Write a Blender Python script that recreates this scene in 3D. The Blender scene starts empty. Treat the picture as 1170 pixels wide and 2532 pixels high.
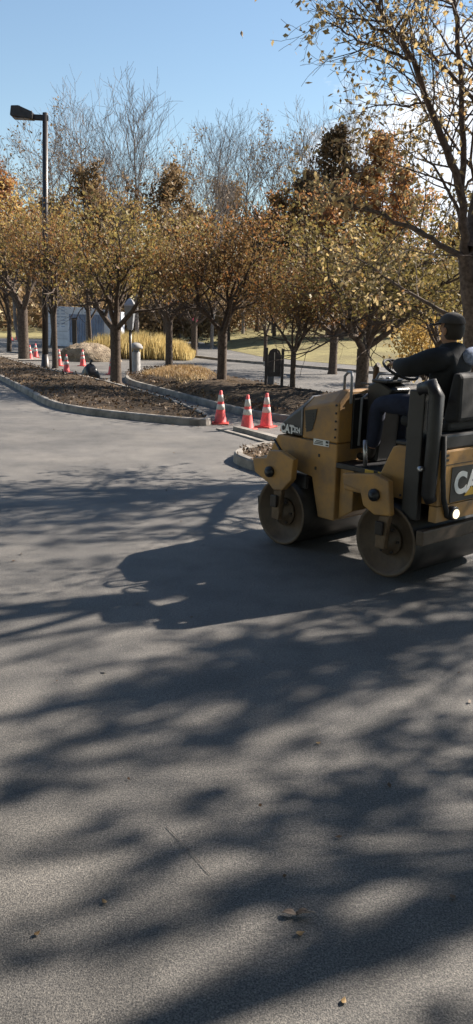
import bpy, math, random
import numpy as np
from mathutils import Vector, Matrix

S = bpy.context.scene
COL = S.collection
R = math.radians

# ------------------------------------------------------------------ camera model
CAM_H, FPX = 2.2, 2000.0
PITCH = math.atan((1266 - 788) / FPX)
ROLL = R(1.3)
FW = Vector((0, math.cos(PITCH), -math.sin(PITCH)))
U0 = Vector((1, 0, 0)).cross(FW)
UP = U0 * math.cos(ROLL) - Vector((1, 0, 0)) * math.sin(ROLL)
RT = Vector((1, 0, 0)) * math.cos(ROLL) + U0 * math.sin(ROLL)
CP = Vector((0, 0, CAM_H))

def ray(px, py):
    return FW + RT * ((px - 585) / FPX) - UP * ((py - 1266) / FPX)
def gnd(px, py, z=0.0):
    d = ray(px, py)
    return CP + d * ((z - CAM_H) / d.z)
def aty(px, py, Y):
    d = ray(px, py)
    return CP + d * (Y / d.y)

cam_d = bpy.data.cameras.new('camera')
cam = bpy.data.objects.new('camera', cam_d)
COL.objects.link(cam)
cam_d.sensor_fit = 'VERTICAL'
cam_d.sensor_height = 24
cam_d.lens = 24 * FPX / 2532
cam_d.clip_end = 3000
cam_d.clip_start = 0.05
m = Matrix((RT, UP, -FW)).transposed().to_4x4()
m.translation = CP
cam.matrix_world = m
S.camera = cam

# ------------------------------------------------------------------ light
SUN_AZ = Vector((0.88, 0.475, 0)).normalized()      # towards the sun, on the ground
SUN_EL = R(36)
sd = SUN_AZ * math.cos(SUN_EL) + Vector((0, 0, math.sin(SUN_EL)))
sun_d = bpy.data.lights.new('sun', 'SUN')
sun_d.energy = 5.0
sun_d.angle = R(0.55)
sun_d.color = (1.0, 0.91, 0.80)
sun = bpy.data.objects.new('sun', sun_d)
COL.objects.link(sun)
sun.rotation_euler = (-sd).to_track_quat('-Z', 'Y').to_euler()
sun.location = (20, 10, 30)

w = bpy.data.worlds.new("World")
S.world = w
w.use_nodes = True
nt = w.node_tree
nt.nodes.clear()
out = nt.nodes.new('ShaderNodeOutputWorld')
bg = nt.nodes.new('ShaderNodeBackground')
sky = nt.nodes.new('ShaderNodeTexSky')
sky.sky_type = 'NISHITA'
sky.sun_disc = False
sky.sun_elevation = SUN_EL
sky.sun_rotation = math.atan2(SUN_AZ.x, SUN_AZ.y)
sky.air_density = 1.25
sky.dust_density = 0.0
sky.ozone_density = 2.0
tc = nt.nodes.new('ShaderNodeTexCoord')
nz = nt.nodes.new('ShaderNodeTexNoise')
nz.inputs['Scale'].default_value = 5.0
nz.inputs['Detail'].default_value = 8
nz.inputs['Roughness'].default_value = 0.6
mp = nt.nodes.new('ShaderNodeMapping')
mp.inputs['Scale'].default_value = (1, 1, 2.2)
nt.links.new(tc.outputs['Generated'], mp.inputs['Vector'])
nt.links.new(mp.outputs['Vector'], nz.inputs['Vector'])
cdir = ray(1165, 480).normalized()
dot = nt.nodes.new('ShaderNodeVectorMath'); dot.operation = 'DOT_PRODUCT'
nt.links.new(tc.outputs['Generated'], dot.inputs[0])
dot.inputs[1].default_value = cdir
mr = nt.nodes.new('ShaderNodeMapRange')
mr.inputs['From Min'].default_value = 0.965
mr.inputs['From Max'].default_value = 1.0
nt.links.new(dot.outputs['Value'], mr.inputs['Value'])
ad = nt.nodes.new('ShaderNodeMath'); ad.operation = 'MULTIPLY_ADD'
nt.links.new(mr.outputs['Result'], ad.inputs[0])
ad.inputs[1].default_value = 0.55
nt.links.new(nz.outputs['Fac'], ad.inputs[2])
cr = nt.nodes.new('ShaderNodeValToRGB')
cr.color_ramp.elements[0].position = 0.84
cr.color_ramp.elements[1].position = 0.95
nt.links.new(ad.outputs[0], cr.inputs['Fac'])
mx = nt.nodes.new('ShaderNodeMix'); mx.data_type = 'RGBA'
nt.links.new(cr.outputs['Color'], mx.inputs['Factor'])
nt.links.new(sky.outputs['Color'], mx.inputs['A'])
mx.inputs['B'].default_value = (7.4, 7.8, 8.4, 1)
nt.links.new(mx.outputs['Result'], bg.inputs['Color'])
bg.inputs['Strength'].default_value = 0.059
nt.links.new(bg.outputs[0], out.inputs['Surface'])

S.view_settings.view_transform = 'Standard'
S.view_settings.look = 'None'
S.view_settings.gamma = 1
S.view_settings.exposure = 1.38
S.cycles.max_bounces = 5
S.cycles.diffuse_bounces = 1
S.cycles.transparent_max_bounces = 4

# ------------------------------------------------------------------ materials
def lk(t, a, b): t.links.new(a, b)
def mat_base(name):
    m = bpy.data.materials.new(name)
    m.use_nodes = True
    return m, m.node_tree, m.node_tree.nodes['Principled BSDF']

def mat(name, col, rough=0.6, metal=0.0, var=0.15, scale=6.0, bump=0.0, bscale=60.0, spec=0.5, dirt=None):
    """plain surface with soft colour variation, optional dirt colour in blotches"""
    m, t, p = mat_base(name)
    tc = t.nodes.new('ShaderNodeTexCoord')
    n = t.nodes.new('ShaderNodeTexNoise')
    n.inputs['Scale'].default_value = scale
    n.inputs['Detail'].default_value = 6
    n.inputs['Roughness'].default_value = 0.65
    lk(t, tc.outputs['Object'], n.inputs['Vector'])
    r = t.nodes.new('ShaderNodeValToRGB')
    lo = tuple(c * (1 - var) for c in col); hi = tuple(min(1, c * (1 + var)) for c in col)
    if dirt: lo = dirt
    r.color_ramp.elements[0].position = 0.35
    r.color_ramp.elements[1].position = 0.62
    r.color_ramp.elements[0].color = (*lo, 1)
    r.color_ramp.elements[1].color = (*hi, 1)
    lk(t, n.outputs['Fac'], r.inputs['Fac'])
    lk(t, r.outputs['Color'], p.inputs['Base Color'])
    p.inputs['Roughness'].default_value = rough
    p.inputs['Metallic'].default_value = metal
    p.inputs['Specular IOR Level'].default_value = spec
    if bump:
        b = t.nodes.new('ShaderNodeBump')
        b.inputs['Strength'].default_value = bump
        b.inputs['Distance'].default_value = 0.01
        n2 = t.nodes.new('ShaderNodeTexNoise')
        n2.inputs['Scale'].default_value = bscale
        n2.inputs['Detail'].default_value = 4
        lk(t, tc.outputs['Object'], n2.inputs['Vector'])
        lk(t, n2.outputs['Fac'], b.inputs['Height'])
        lk(t, b.outputs['Normal'], p.inputs['Normal'])
    return m

def mat_ground(name, cols, scales, rough=0.9, bump=0.5, bdist=0.006, speck=None):
    """ground: three noise octaves at scales mixed between colours, fine bump"""
    m, t, p = mat_base(name)
    tc = t.nodes.new('ShaderNodeTexCoord')
    cur = None
    for i, (c0, c1, sc, p0, p1) in enumerate(cols):
        n = t.nodes.new('ShaderNodeTexNoise')
        n.inputs['Scale'].default_value = sc
        n.inputs['Detail'].default_value = 5
        n.inputs['Roughness'].default_value = 0.6
        lk(t, tc.outputs['Object'], n.inputs['Vector'])
        r = t.nodes.new('ShaderNodeValToRGB')
        r.color_ramp.elements[0].position = p0
        r.color_ramp.elements[1].position = p1
        r.color_ramp.elements[0].color = (*c0, 1)
        r.color_ramp.elements[1].color = (*c1, 1)
        lk(t, n.outputs['Fac'], r.inputs['Fac'])
        if cur is None: cur = r.outputs['Color']
        else:
            x = t.nodes.new('ShaderNodeMix'); x.data_type = 'RGBA'; x.blend_type = 'MULTIPLY'
            x.inputs['Factor'].default_value = 1
            lk(t, cur, x.inputs['A']); lk(t, r.outputs['Color'], x.inputs['B'])
            cur = x.outputs['Result']
    lk(t, cur, p.inputs['Base Color'])
    p.inputs['Roughness'].default_value = rough
    p.inputs['Specular IOR Level'].default_value = 0.25
    b = t.nodes.new('ShaderNodeBump')
    b.inputs['Strength'].default_value = bump
    b.inputs['Distance'].default_value = bdist
    v = t.nodes.new('ShaderNodeTexNoise')
    v.inputs['Scale'].default_value = scales
    v.inputs['Detail'].default_value = 3
    lk(t, tc.outputs['Object'], v.inputs['Vector'])
    lk(t, v.outputs['Fac'], b.inputs['Height'])
    lk(t, b.outputs['Normal'], p.inputs['Normal'])
    return m

G1 = (1, 1, 1)
M = {}
M['asphalt'] = mat_ground('asphalt_aggregate', [
    ((0.104, 0.099, 0.092), (0.178, 0.168, 0.155), 0.30, 0.32, 0.68),
    ((0.32, 0.33, 0.35), (1.62, 1.58, 1.52), 135, 0.38, 0.64),
    ((0.75, 0.75, 0.76), (1.18, 1.17, 1.15), 55, 0.38, 0.62),
    ((0.76, 0.77, 0.79), (1.12, 1.11, 1.09), 0.9, 0.35, 0.65),
    ((0.80, 0.80, 0.80), (1.08, 1.08, 1.08), 3.1, 0.3, 0.6)], 190, bump=0.8, bdist=0.005)
M['asphalt'].node_tree.nodes['Principled BSDF'].inputs['Specular IOR Level'].default_value = 0.6
M['asphalt'].node_tree.nodes['Principled BSDF'].inputs['Roughness'].default_value = 0.72
M['mulch'] = mat_ground('mulch', [
    ((0.034, 0.025, 0.018), (0.11, 0.08, 0.05), 1.1, 0.35, 0.65),
    ((0.45, 0.45, 0.45), (1.5, 1.4, 1.3), 26, 0.35, 0.65)], 34, bump=1.0, bdist=0.05)
M['drygrass'] = mat_ground('dry_turf', [
    ((0.12, 0.085, 0.05), (0.26, 0.195, 0.10), 0.9, 0.35, 0.65),
    ((0.5, 0.5, 0.5), (1.4, 1.35, 1.25), 24, 0.35, 0.65)], 34, bump=1.0, bdist=0.05)
M['lawn'] = mat_ground('lawn', [
    ((0.15, 0.125, 0.06), (0.26, 0.225, 0.10), 0.16, 0.38, 0.62),
    ((0.8, 0.8, 0.8), (1.15, 1.15, 1.1), 3, 0.35, 0.65)], 12, bump=1.0, bdist=0.05)
M['kerb'] = mat('kerb_concrete', (0.21, 0.19, 0.165), 0.85, var=0.4, scale=3, bump=0.4, bscale=30)
M['bark'] = mat('bark', (0.085, 0.065, 0.052), 0.9, var=0.45, scale=14, bump=1.0, bscale=26, spec=0.2)
M['bark_grey'] = mat('bark_grey', (0.20, 0.175, 0.16), 0.9, var=0.35, scale=10, bump=0.8, bscale=20, spec=0.2)
M['bark_big'] = mat('bark_big', (0.125, 0.10, 0.085), 0.9, var=0.4, scale=14, bump=1.0, bscale=26, spec=0.2)
M['yellow'] = mat('machine_yellow_paint', (0.40, 0.215, 0.060), 0.5, var=0.10, scale=4, dirt=(0.25, 0.155, 0.08))
M['black'] = mat('black_paint', (0.018, 0.018, 0.02), 0.45, var=0.3)
M['rubber'] = mat('black_rubber', (0.02, 0.02, 0.021), 0.75, var=0.3)
M['drum'] = mat('dusty_steel_drum', (0.085, 0.058, 0.038), 0.6, metal=0.0, var=0.3, scale=7)
M['shadedrum'] = mat('shaded_drum_shell', (0.022, 0.019, 0.017), 0.45, var=0.5, scale=5)  # drum shell colour darkened to carry the deep shade under the roller
M['armgrime'] = mat('grimy_casting', (0.13, 0.085, 0.05), 0.7, var=0.3, scale=9, bump=.4)
M['steel'] = mat('bright_steel', (0.45, 0.45, 0.46), 0.35, metal=0.9, var=0.1)
M['white'] = mat('white_decal', (0.75, 0.75, 0.73), 0.5, var=0.05)
M['dark_print'] = mat('dark_print', (0.03, 0.028, 0.025), 0.5, var=0.1)
M['cat_yellow'] = mat('decal_yellow', (0.65, 0.40, 0.05), 0.5, var=0.05)
M['orange'] = mat('orange_lens', (0.8, 0.18, 0.03), 0.3, var=0.05)
M['coneorange'] = mat('cone_orange', (0.92, 0.11, 0.11), 0.6, var=0.08, scale=7, dirt=(0.55, 0.10, 0.09))
M['conewhite'] = mat('cone_collar', (0.50, 0.48, 0.44), 0.5, var=0.1)
M['conebase'] = mat('cone_base', (0.55, 0.08, 0.06), 0.7, var=0.2)
M['polemetal'] = mat('dark_bronze', (0.035, 0.03, 0.028), 0.4, metal=0.3, var=0.3)
M['wood'] = mat('dark_wood', (0.05, 0.042, 0.04), 0.8, var=0.3, scale=10)
M['bluegrey'] = mat('blue_grey_metal', (0.085, 0.10, 0.13), 0.5, var=0.2)
M['greypaint'] = mat('grey_paint', (0.22, 0.23, 0.25), 0.5, var=0.15)
M['concrete'] = mat('bollard_concrete', (0.30, 0.29, 0.28), 0.85, var=0.2)
M['wallpale'] = mat('pale_wall', (0.60, 0.62, 0.68), 0.7, var=0.12, scale=2)
M['wallblue'] = mat('blue_panel', (0.20, 0.27, 0.42), 0.6, var=0.2, scale=2)
M['bag'] = mat('black_plastic', (0.012, 0.012, 0.014), 0.3, var=0.2, bump=0.5, bscale=12)
M['jacket'] = mat('dark_jacket', (0.010, 0.012, 0.016), 0.85, var=0.25, scale=12, bump=0.5, bscale=18)
M['trousers'] = mat('navy_trousers', (0.014, 0.02, 0.045), 0.85, var=0.2, scale=12, bump=0.5, bscale=18)
M['skin'] = mat('skin', (0.30, 0.17, 0.11), 0.55, var=0.08)
M['hair'] = mat('dark_hair', (0.02, 0.015, 0.012), 0.7, var=0.2)
M['cap'] = mat('dark_cap', (0.045, 0.04, 0.038), 0.8, var=0.2)
M['sunplaid'] = mat('sunlit_plaid', (0.20, 0.24, 0.34), 0.85, var=0.5, scale=40)  # pale blue tone painted as sunlight on the driver's shoulder
M['pink'] = mat('pink_sheet', (0.75, 0.10, 0.16), 0.6, var=0.1)
M['dirt'] = mat_ground('dirt_pile', [((0.15, 0.11, 0.075), (0.34, 0.27, 0.19), 2.5, 0.35, 0.65)], 18, bump=1, bdist=0.06)
M['stone'] = mat('brown_stone', (0.16, 0.135, 0.11), 0.8, var=0.2, scale=60)

# lamp lens that is lit
ml, t_, p_ = mat_base('lit_lens')
p_.inputs['Base Color'].default_value = (1, 0.9, 0.75, 1)
p_.inputs['Emission Color'].default_value = (1, 0.80, 0.55, 1)
p_.inputs['Emission Strength'].default_value = 0.7
M['lit'] = ml

def leaf_mat(name, stops, transl=0.45):
    m, t, p = mat_base(name)
    g = t.nodes.new('ShaderNodeNewGeometry')
    tc = t.nodes.new('ShaderNodeTexCoord')
    n = t.nodes.new('ShaderNodeTexNoise')
    n.inputs['Scale'].default_value = 0.55
    n.inputs['Detail'].default_value = 3
    lk(t, tc.outputs['Object'], n.inputs['Vector'])
    a = t.nodes.new('ShaderNodeMath'); a.operation = 'MULTIPLY_ADD'
    lk(t, n.outputs['Fac'], a.inputs[0]); a.inputs[1].default_value = 1.6
    s = t.nodes.new('ShaderNodeMath'); s.operation = 'MULTIPLY_ADD'
    lk(t, g.outputs['Random Per Island'], s.inputs[0]); s.inputs[1].default_value = 0.5; s.inputs[2].default_value = -0.55
    lk(t, s.outputs[0], a.inputs[2])
    r = t.nodes.new('ShaderNodeValToRGB')
    e = r.color_ramp.elements
    while len(e) < len(stops): e.new(0.5)
    for i, c in enumerate(stops):
        e[i].position = i / (len(stops) - 1)
        e[i].color = (*c, 1)
    lk(t, a.outputs[0], r.inputs['Fac'])
    lk(t, r.outputs['Color'], p.inputs['Base Color'])
    p.inputs['Roughness'].default_value = 0.55
    p.inputs['Specular IOR Level'].default_value = 0.25
    tr = t.nodes.new('ShaderNodeBsdfTranslucent')
    lk(t, r.outputs['Color'], tr.inputs['Color'])
    mxs = t.nodes.new('ShaderNodeMixShader')
    mxs.inputs[0].default_value = transl
    lk(t, p.outputs[0], mxs.inputs[1]); lk(t, tr.outputs[0], mxs.inputs[2])
    o = t.nodes['Material Output']
    lk(t, mxs.outputs[0], o.inputs['Surface'])
    return m

M['leaf_rust'] = leaf_mat('leaf_rust', [(0.10, 0.05, 0.025), (0.24, 0.12, 0.04), (0.22, 0.18, 0.06), (0.34, 0.245, 0.08), (0.30, 0.14, 0.045)])
M['leaf_brown2'] = leaf_mat('leaf_brown2', [(0.09, 0.05, 0.028), (0.18, 0.10, 0.04), (0.20, 0.14, 0.055), (0.28, 0.115, 0.04), (0.22, 0.15, 0.055)])
M['leaf_olive'] = leaf_mat('leaf_olive', [(0.10, 0.055, 0.025), (0.15, 0.115, 0.04), (0.23, 0.185, 0.06), (0.25, 0.13, 0.045)])
M['leaf_brown'] = leaf_mat('leaf_brown', [(0.12, 0.075, 0.045), (0.20, 0.13, 0.07), (0.26, 0.18, 0.09), (0.20, 0.13, 0.06)])
M['leaf_gold'] = leaf_mat('leaf_gold', [(0.36, 0.20, 0.06), (0.50, 0.34, 0.11), (0.46, 0.36, 0.14)])
M['leaf_orange'] = leaf_mat('leaf_orange', [(0.20, 0.10, 0.05), (0.36, 0.16, 0.06), (0.42, 0.25, 0.09), (0.36, 0.13, 0.07)])
M['leaf_big'] = leaf_mat('leaf_big', [(0.22, 0.14, 0.06), (0.38, 0.28, 0.12), (0.40, 0.31, 0.16), (0.40, 0.21, 0.08)], .6)
M['leaf_dusk'] = leaf_mat('leaf_dusk', [(0.10, 0.075, 0.05), (0.22, 0.17, 0.13), (0.62, 0.54, 0.46)], 0.1)
M['leaf_dark'] = leaf_mat('leaf_dark', [(0.06, 0.045, 0.028), (0.12, 0.08, 0.04), (0.17, 0.105, 0.05)], 0.25)
M['leaf_dry'] = leaf_mat('leaf_dry', [(0.20, 0.11, 0.05), (0.40, 0.27, 0.13), (0.55, 0.42, 0.25)], 0.3)
M['litter'] = leaf_mat('litter', [(0.05, 0.03, 0.018), (0.12, 0.075, 0.04), (0.10, 0.06, 0.035), (0.28, 0.19, 0.10)], 0.15)
M['straw'] = leaf_mat('straw', [(0.42, 0.30, 0.11), (0.62, 0.48, 0.21), (0.50, 0.40, 0.20)], 0.4)

# ------------------------------------------------------------------ mesh helpers
class MB:
    def __init__(s): s.v = []; s.f = []; s.mi = []; s.smooth = []
    def add(s, vs, fs, mi=0, smooth=False):
        o = len(s.v); s.v += [tuple(v) for v in vs]
        for f in fs: s.f.append(tuple(i + o for i in f)); s.mi.append(mi); s.smooth.append(smooth)
        return s
    def box(s, a, b, mi=0, mat=None):
        (x0, y0, z0), (x1, y1, z1) = a, b
        vs = [(x0,y0,z0),(x1,y0,z0),(x1,y1,z0),(x0,y1,z0),(x0,y0,z1),(x1,y0,z1),(x1,y1,z1),(x0,y1,z1)]
        if mat is not None: vs = [mat @ Vector(v) for v in vs]
        return s.add(vs, [(3,2,1,0),(4,5,6,7),(0,1,5,4),(1,2,6,5),(2,3,7,6),(3,0,4,7)], mi)
    def prism_y(s, prof, y0, y1, mi=0):
        """profile (x,z) extruded along y"""
        n = len(prof)
        vs = [(x, y0, z) for x, z in prof] + [(x, y1, z) for x, z in prof]
        fs = [tuple(range(n)), tuple(range(2*n-1, n-1, -1))]
        for i in range(n):
            j = (i+1) % n
            fs.append((j, i, i+n, j+n))
        return s.add(vs, fs, mi)
    def tube(s, pts, rad, k=8, mi=0, cap=True, smooth=True):
        pts = [Vector(p) for p in pts]
        if not hasattr(rad, '__len__'): rad = [rad]*len(pts)
        vs = []; fs = []
        ref = None
        for i, p in enumerate(pts):
            a = pts[max(0, i-1)]; b = pts[min(len(pts)-1, i+1)]
            d = (b-a).normalized()
            if ref is None:
                ref = d.orthogonal().normalized()
            ref = (ref - d*ref.dot(d)).normalized()
            q = d.cross(ref)
            for j in range(k):
                t = 2*math.pi*j/k
                vs.append(p + (ref*math.cos(t)+q*math.sin(t))*rad[i])
        for i in range(len(pts)-1):
            for j in range(k):
                fs.append((i*k+j, i*k+(j+1)%k, (i+1)*k+(j+1)%k, (i+1)*k+j))
        s.add(vs, fs, mi, smooth)
        if cap:
            o = len(s.v) - len(vs)
            s.f.append(tuple(o+j for j in range(k-1, -1, -1))); s.mi.append(mi); s.smooth.append(False)
            o2 = len(s.v) - k
            s.f.append(tuple(o2+j for j in range(k))); s.mi.append(mi); s.smooth.append(False)
        return s
    def lathe(s, prof, k=24, mat=None, mi=0, smooth=True):
        """profile (r,z) round z"""
        vs = []; fs = []
        for r, z in prof:
            for j in range(k):
                t = 2*math.pi*j/k
                vs.append(Vector((r*math.cos(t), r*math.sin(t), z)))
        for i in range(len(prof)-1):
            for j in range(k):
                fs.append((i*k+j, i*k+(j+1)%k, (i+1)*k+(j+1)%k, (i+1)*k+j))
        fs.append(tuple(range(k-1, -1, -1)))
        n = (len(prof)-1)*k
        fs.append(tuple(range(n, n+k)))
        if mat is not None: vs = [mat @ v for v in vs]
        return s.add(vs, fs, mi, smooth)
    def build(s, name, mats, parent=None, bevel=0.0, loc=None, autosmooth=False):
        me = bpy.data.meshes.new(name)
        me.from_pydata(s.v, [], s.f)
        if not isinstance(mats, (list, tuple)): mats = [mats]
        for x in mats: me.materials.append(x)
        me.polygons.foreach_set('material_index', s.mi)
        me.polygons.foreach_set('use_smooth', s.smooth)
        me.update()
        o = bpy.data.objects.new(name, me)
        COL.objects.link(o)
        if parent: o.parent = parent
        if loc is not None: o.location = loc
        if bevel:
            b = o.modifiers.new('bevel', 'BEVEL'); b.width = bevel; b.segments = 2; b.limit_method = 'ANGLE'
            b.angle_limit = R(35)
        return o

def tag(o, label=None, cat=None, group=None, kind=None):
    if label: o['label'] = label
    if cat: o['category'] = cat
    if group: o['group'] = group
    if kind: o['kind'] = kind
    return o
def thing(name, label, cat, loc=(0,0,0), rz=0.0, group=None):
    o = bpy.data.objects.new(name, None); COL.objects.link(o)
    o.empty_display_size = 0.2
    o.location = loc; o.rotation_euler = (0, 0, rz)
    return tag(o, label, cat, group)
def copy_thing(root, name=None):
    r = root.copy(); COL.objects.link(r)
    for ch in list(root.children):
        c = ch.copy(); COL.objects.link(c); c.parent = r
        for g in ch.children:
            d = g.copy(); COL.objects.link(d); d.parent = c
    return r
def np_mesh(name, V, F, mats, smooth=False):
    """V (n,3), F (m,k)"""
    me = bpy.data.meshes.new(name)
    n, k = F.shape
    me.vertices.add(len(V)); me.vertices.foreach_set('co', V.astype(np.float32).ravel())
    me.loops.add(n*k); me.loops.foreach_set('vertex_index', F.astype(np.int32).ravel())
    me.polygons.add(n); me.polygons.foreach_set('loop_start', np.arange(0, n*k, k, dtype=np.int32))
    me.polygons.foreach_set('use_smooth', np.full(n, smooth))
    me.update(calc_edges=True); me.validate()
    me.materials.append(mats)
    return me
def quads(C, U, Wv):
    """diamond leaves at centres C with half vectors U (length) and W (width)"""
    V = np.stack([C-U, C+Wv-U*0.15, C+U, C-Wv-U*0.15], 1).reshape(-1, 3)
    F = np.arange(len(V)).reshape(-1, 4)
    return V, F
def rand_dirs(rs, n):
    d = rs.normal(size=(n, 3)); return d / np.linalg.norm(d, axis=1, keepdims=True)
def leaf_cloud(rs, C, size, droop=0.3):
    n = len(C)
    u = rand_dirs(rs, n); u[:, 2] -= droop; u /= np.linalg.norm(u, axis=1, keepdims=True)
    a = rand_dirs(rs, n)
    wv = np.cross(u, a); wv /= (np.linalg.norm(wv, axis=1, keepdims=True)+1e-6)
    s = size * rs.uniform(0.6, 1.25, (n, 1))
    return quads(C, u*s*0.5, wv*s*0.27)

# ------------------------------------------------------------------ trees
def tube_np(P, Rr, k):
    """polyline tube -> verts, quads (numpy)"""
    P = np.asarray(P); n = len(P)
    T = np.empty_like(P); T[1:-1] = P[2:]-P[:-2]; T[0] = P[1]-P[0]; T[-1] = P[-1]-P[-2]
    T /= np.linalg.norm(T, axis=1, keepdims=True)+1e-9
    ref = np.array([1., 0.13, 0.07]) if abs(T[0][0]) < 0.8 else np.array([0.1, 1., 0.05])
    A = ref - T*(T@ref)[:, None]; A /= np.linalg.norm(A, axis=1, keepdims=True)
    B = np.cross(T, A)
    th = np.arange(k)*2*math.pi/k
    ring = A[:, None, :]*np.cos(th)[None, :, None] + B[:, None, :]*np.sin(th)[None, :, None]
    V = P[:, None, :] + ring*np.asarray(Rr)[:, None, None]
    i = np.arange(n-1)[:, None]*k; j = np.arange(k)[None, :]; j2 = (j+1) % k
    F = np.stack([i+j, i+j2, i+k+j2, i+k+j], -1).reshape(-1, 4)
    return V.reshape(-1, 3), F

class Tree:
    def __init__(s, seed):
        s.rs = np.random.RandomState(seed); s.V = []; s.F = []; s.n = 0; s.leaf = []
        s.tV = []; s.tF = []; s.tn = 0
    def tube(s, P, Rr, k, twig=False):
        V, F = tube_np(P, Rr, k)
        if twig:
            s.tV.append(V); s.tF.append(F+s.tn); s.tn += len(V)
        else:
            s.V.append(V); s.F.append(F+s.n); s.n += len(V)
    def grow(s, p, d, r, L, depth, maxd, ang=(25, 50), up=0.12, wob=0.16, ratio=(0.55, 0.8), kids=(3, 4), rmin=0.006, leafdepth=1, nleaf=6, lspread=0.12, start=0.25):
        rs = s.rs
        n = 5 if depth < 2 else 4
        P = [np.array(p, float)]; d = np.array(d, float); d /= np.linalg.norm(d)
        D = [d]
        for i in range(n):
            d = d + rs.normal(size=3)*wob + np.array([0, 0, up])
            d /= np.linalg.norm(d)
            P.append(P[-1]+d*L/n); D.append(d)
        P = np.array(P)
        r1 = max(rmin, r*0.45)
        Rr = np.linspace(r, r1, len(P))
        k = 8 if r > 0.06 else (5 if r > 0.025 else (4 if r > 0.012 else 3))
        s.tube(P, Rr, k, twig=(r < 0.03))
        if depth >= maxd-leafdepth and nleaf:
            m = nleaf
            t = rs.uniform(0.15, 1.0, m)*(len(P)-1)
            i = np.minimum(t.astype(int), len(P)-2); f = (t-i)[:, None]
            s.leaf.append(P[i]*(1-f)+P[i+1]*f + rs.normal(size=(m, 3))*lspread)
        if depth < maxd:
            nk = rs.randint(kids[0], kids[1]+1)
            az0 = rs.uniform(0, 2*math.pi)
            for c in range(nk):
                t = (start + (1-start)*(c+rs.uniform(0.3, 1.0))/nk)
                t = min(t, 1.0)*(len(P)-1); i = min(int(t), len(P)-2); f = t-i
                q = P[i]*(1-f)+P[i+1]*f
                dd = D[i+1]
                a = R(rs.uniform(*ang)); az = az0 + c*2.4 + rs.uniform(-.4, .4)
                o1 = np.cross(dd, [0.3, 0.2, 1.0]); o1 /= np.linalg.norm(o1)+1e-6
                o2 = np.cross(dd, o1)
                nd = dd*math.cos(a) + (o1*math.cos(az)+o2*math.sin(az))*math.sin(a)
                rr = Rr[i]*rs.uniform(0.5, 0.72)
                s.grow(q, nd, max(rmin, rr), L*rs.uniform(*ratio), depth+1, maxd, ang, up, wob, ratio, kids, rmin, leafdepth, nleaf, lspread)
    def meshes(s, name, bark, leafm, leafsize, droop=0.3, keep=1.0):
        out = []
        tm = np_mesh('trunk', np.concatenate(s.V), np.concatenate(s.F), bark, True)
        V = []; F = []; n = 0; mats = []
        cm = None
        LV = LF = None
        if s.leaf:
            C = np.concatenate(s.leaf)
            if keep < 1: C = C[s.rs.uniform(size=len(C)) < keep]
            LV, LF = leaf_cloud(s.rs, C, leafsize, droop)
        if s.tV:
            TV = np.concatenate(s.tV); TF = np.concatenate(s.tF)
        else:
            TV = np.zeros((0, 3)); TF = np.zeros((0, 4), int)
        if LV is None: LV = np.zeros((0, 3)); LF = np.zeros((0, 4), int)
        if len(TV)+len(LV):
            cm = np_mesh('crown', np.concatenate([TV, LV]), np.concatenate([TF, LF+len(TV)]), bark)
            cm.materials.append(leafm)
            mi = np.zeros(len(cm.polygons), np.int32); mi[len(TF):] = 1
            cm.polygons.foreach_set('material_index', mi)
            cm['top'] = float(max(TV[:, 2].max() if len(TV) else 0, LV[:, 2].max() if len(LV) else 0))
        return tm, cm
def tree_root(label, cat, loc, rz, meshes, scale=1.0, group=None, name='autumn_tree'):
    root = thing(name, label, cat, loc, rz, group)
    root.scale = scale if hasattr(scale, '__len__') else (scale,)*3
    for me, nm in zip(meshes, ('trunk', 'crown')):
        if me is None: continue
        o = bpy.data.objects.new(nm, me); COL.objects.link(o); o.parent = root
    return root

def vase_tree(seed, H, r0, trunk_h, spread, leafm, bark='bark', nl=9, leafsize=0.15, nlimb=5, maxd=4, keep=1.0, lean=(0, 0), spreadl=.17, upk=.05):
    T = Tree(seed); rs = T.rs
    P = np.array([[0, 0, -0.1], [0.0, 0, 0.12], [lean[0]*.3, lean[1]*.3, trunk_h*0.5], [lean[0], lean[1], trunk_h]])
    T.tube(P, [r0*1.45, r0*1.12, r0*0.95, r0*0.98], 10)
    top = P[-1]
    for i in range(nlimb):
        az = 2*math.pi*(i+rs.uniform(-.25, .25))/nlimb
        tilt = R(rs.uniform(18, 42))*spread if i else R(6)
        d = np.array([math.cos(az)*math.sin(tilt), math.sin(az)*math.sin(tilt), math.cos(tilt)])
        T.grow(top - np.array([0, 0, rs.uniform(0.0, 0.25)]), d, r0*rs.uniform(0.42, 0.6), (H-trunk_h)*rs.uniform(0.52, 0.66), 0, maxd-1,
               ang=(28, 60), up=upk, wob=0.17, ratio=(0.45, 0.8), kids=(4, 5), nleaf=nl, lspread=spreadl, start=0.2, leafdepth=1)
    for i_, C_ in enumerate(T.leaf):
        cut = trunk_h+1.1+rs.uniform(-.35, .35)
        T.leaf[i_] = C_[C_[:, 2] > cut]
    return T.meshes('t', M[bark], M[leafm], leafsize, keep=keep)

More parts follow.
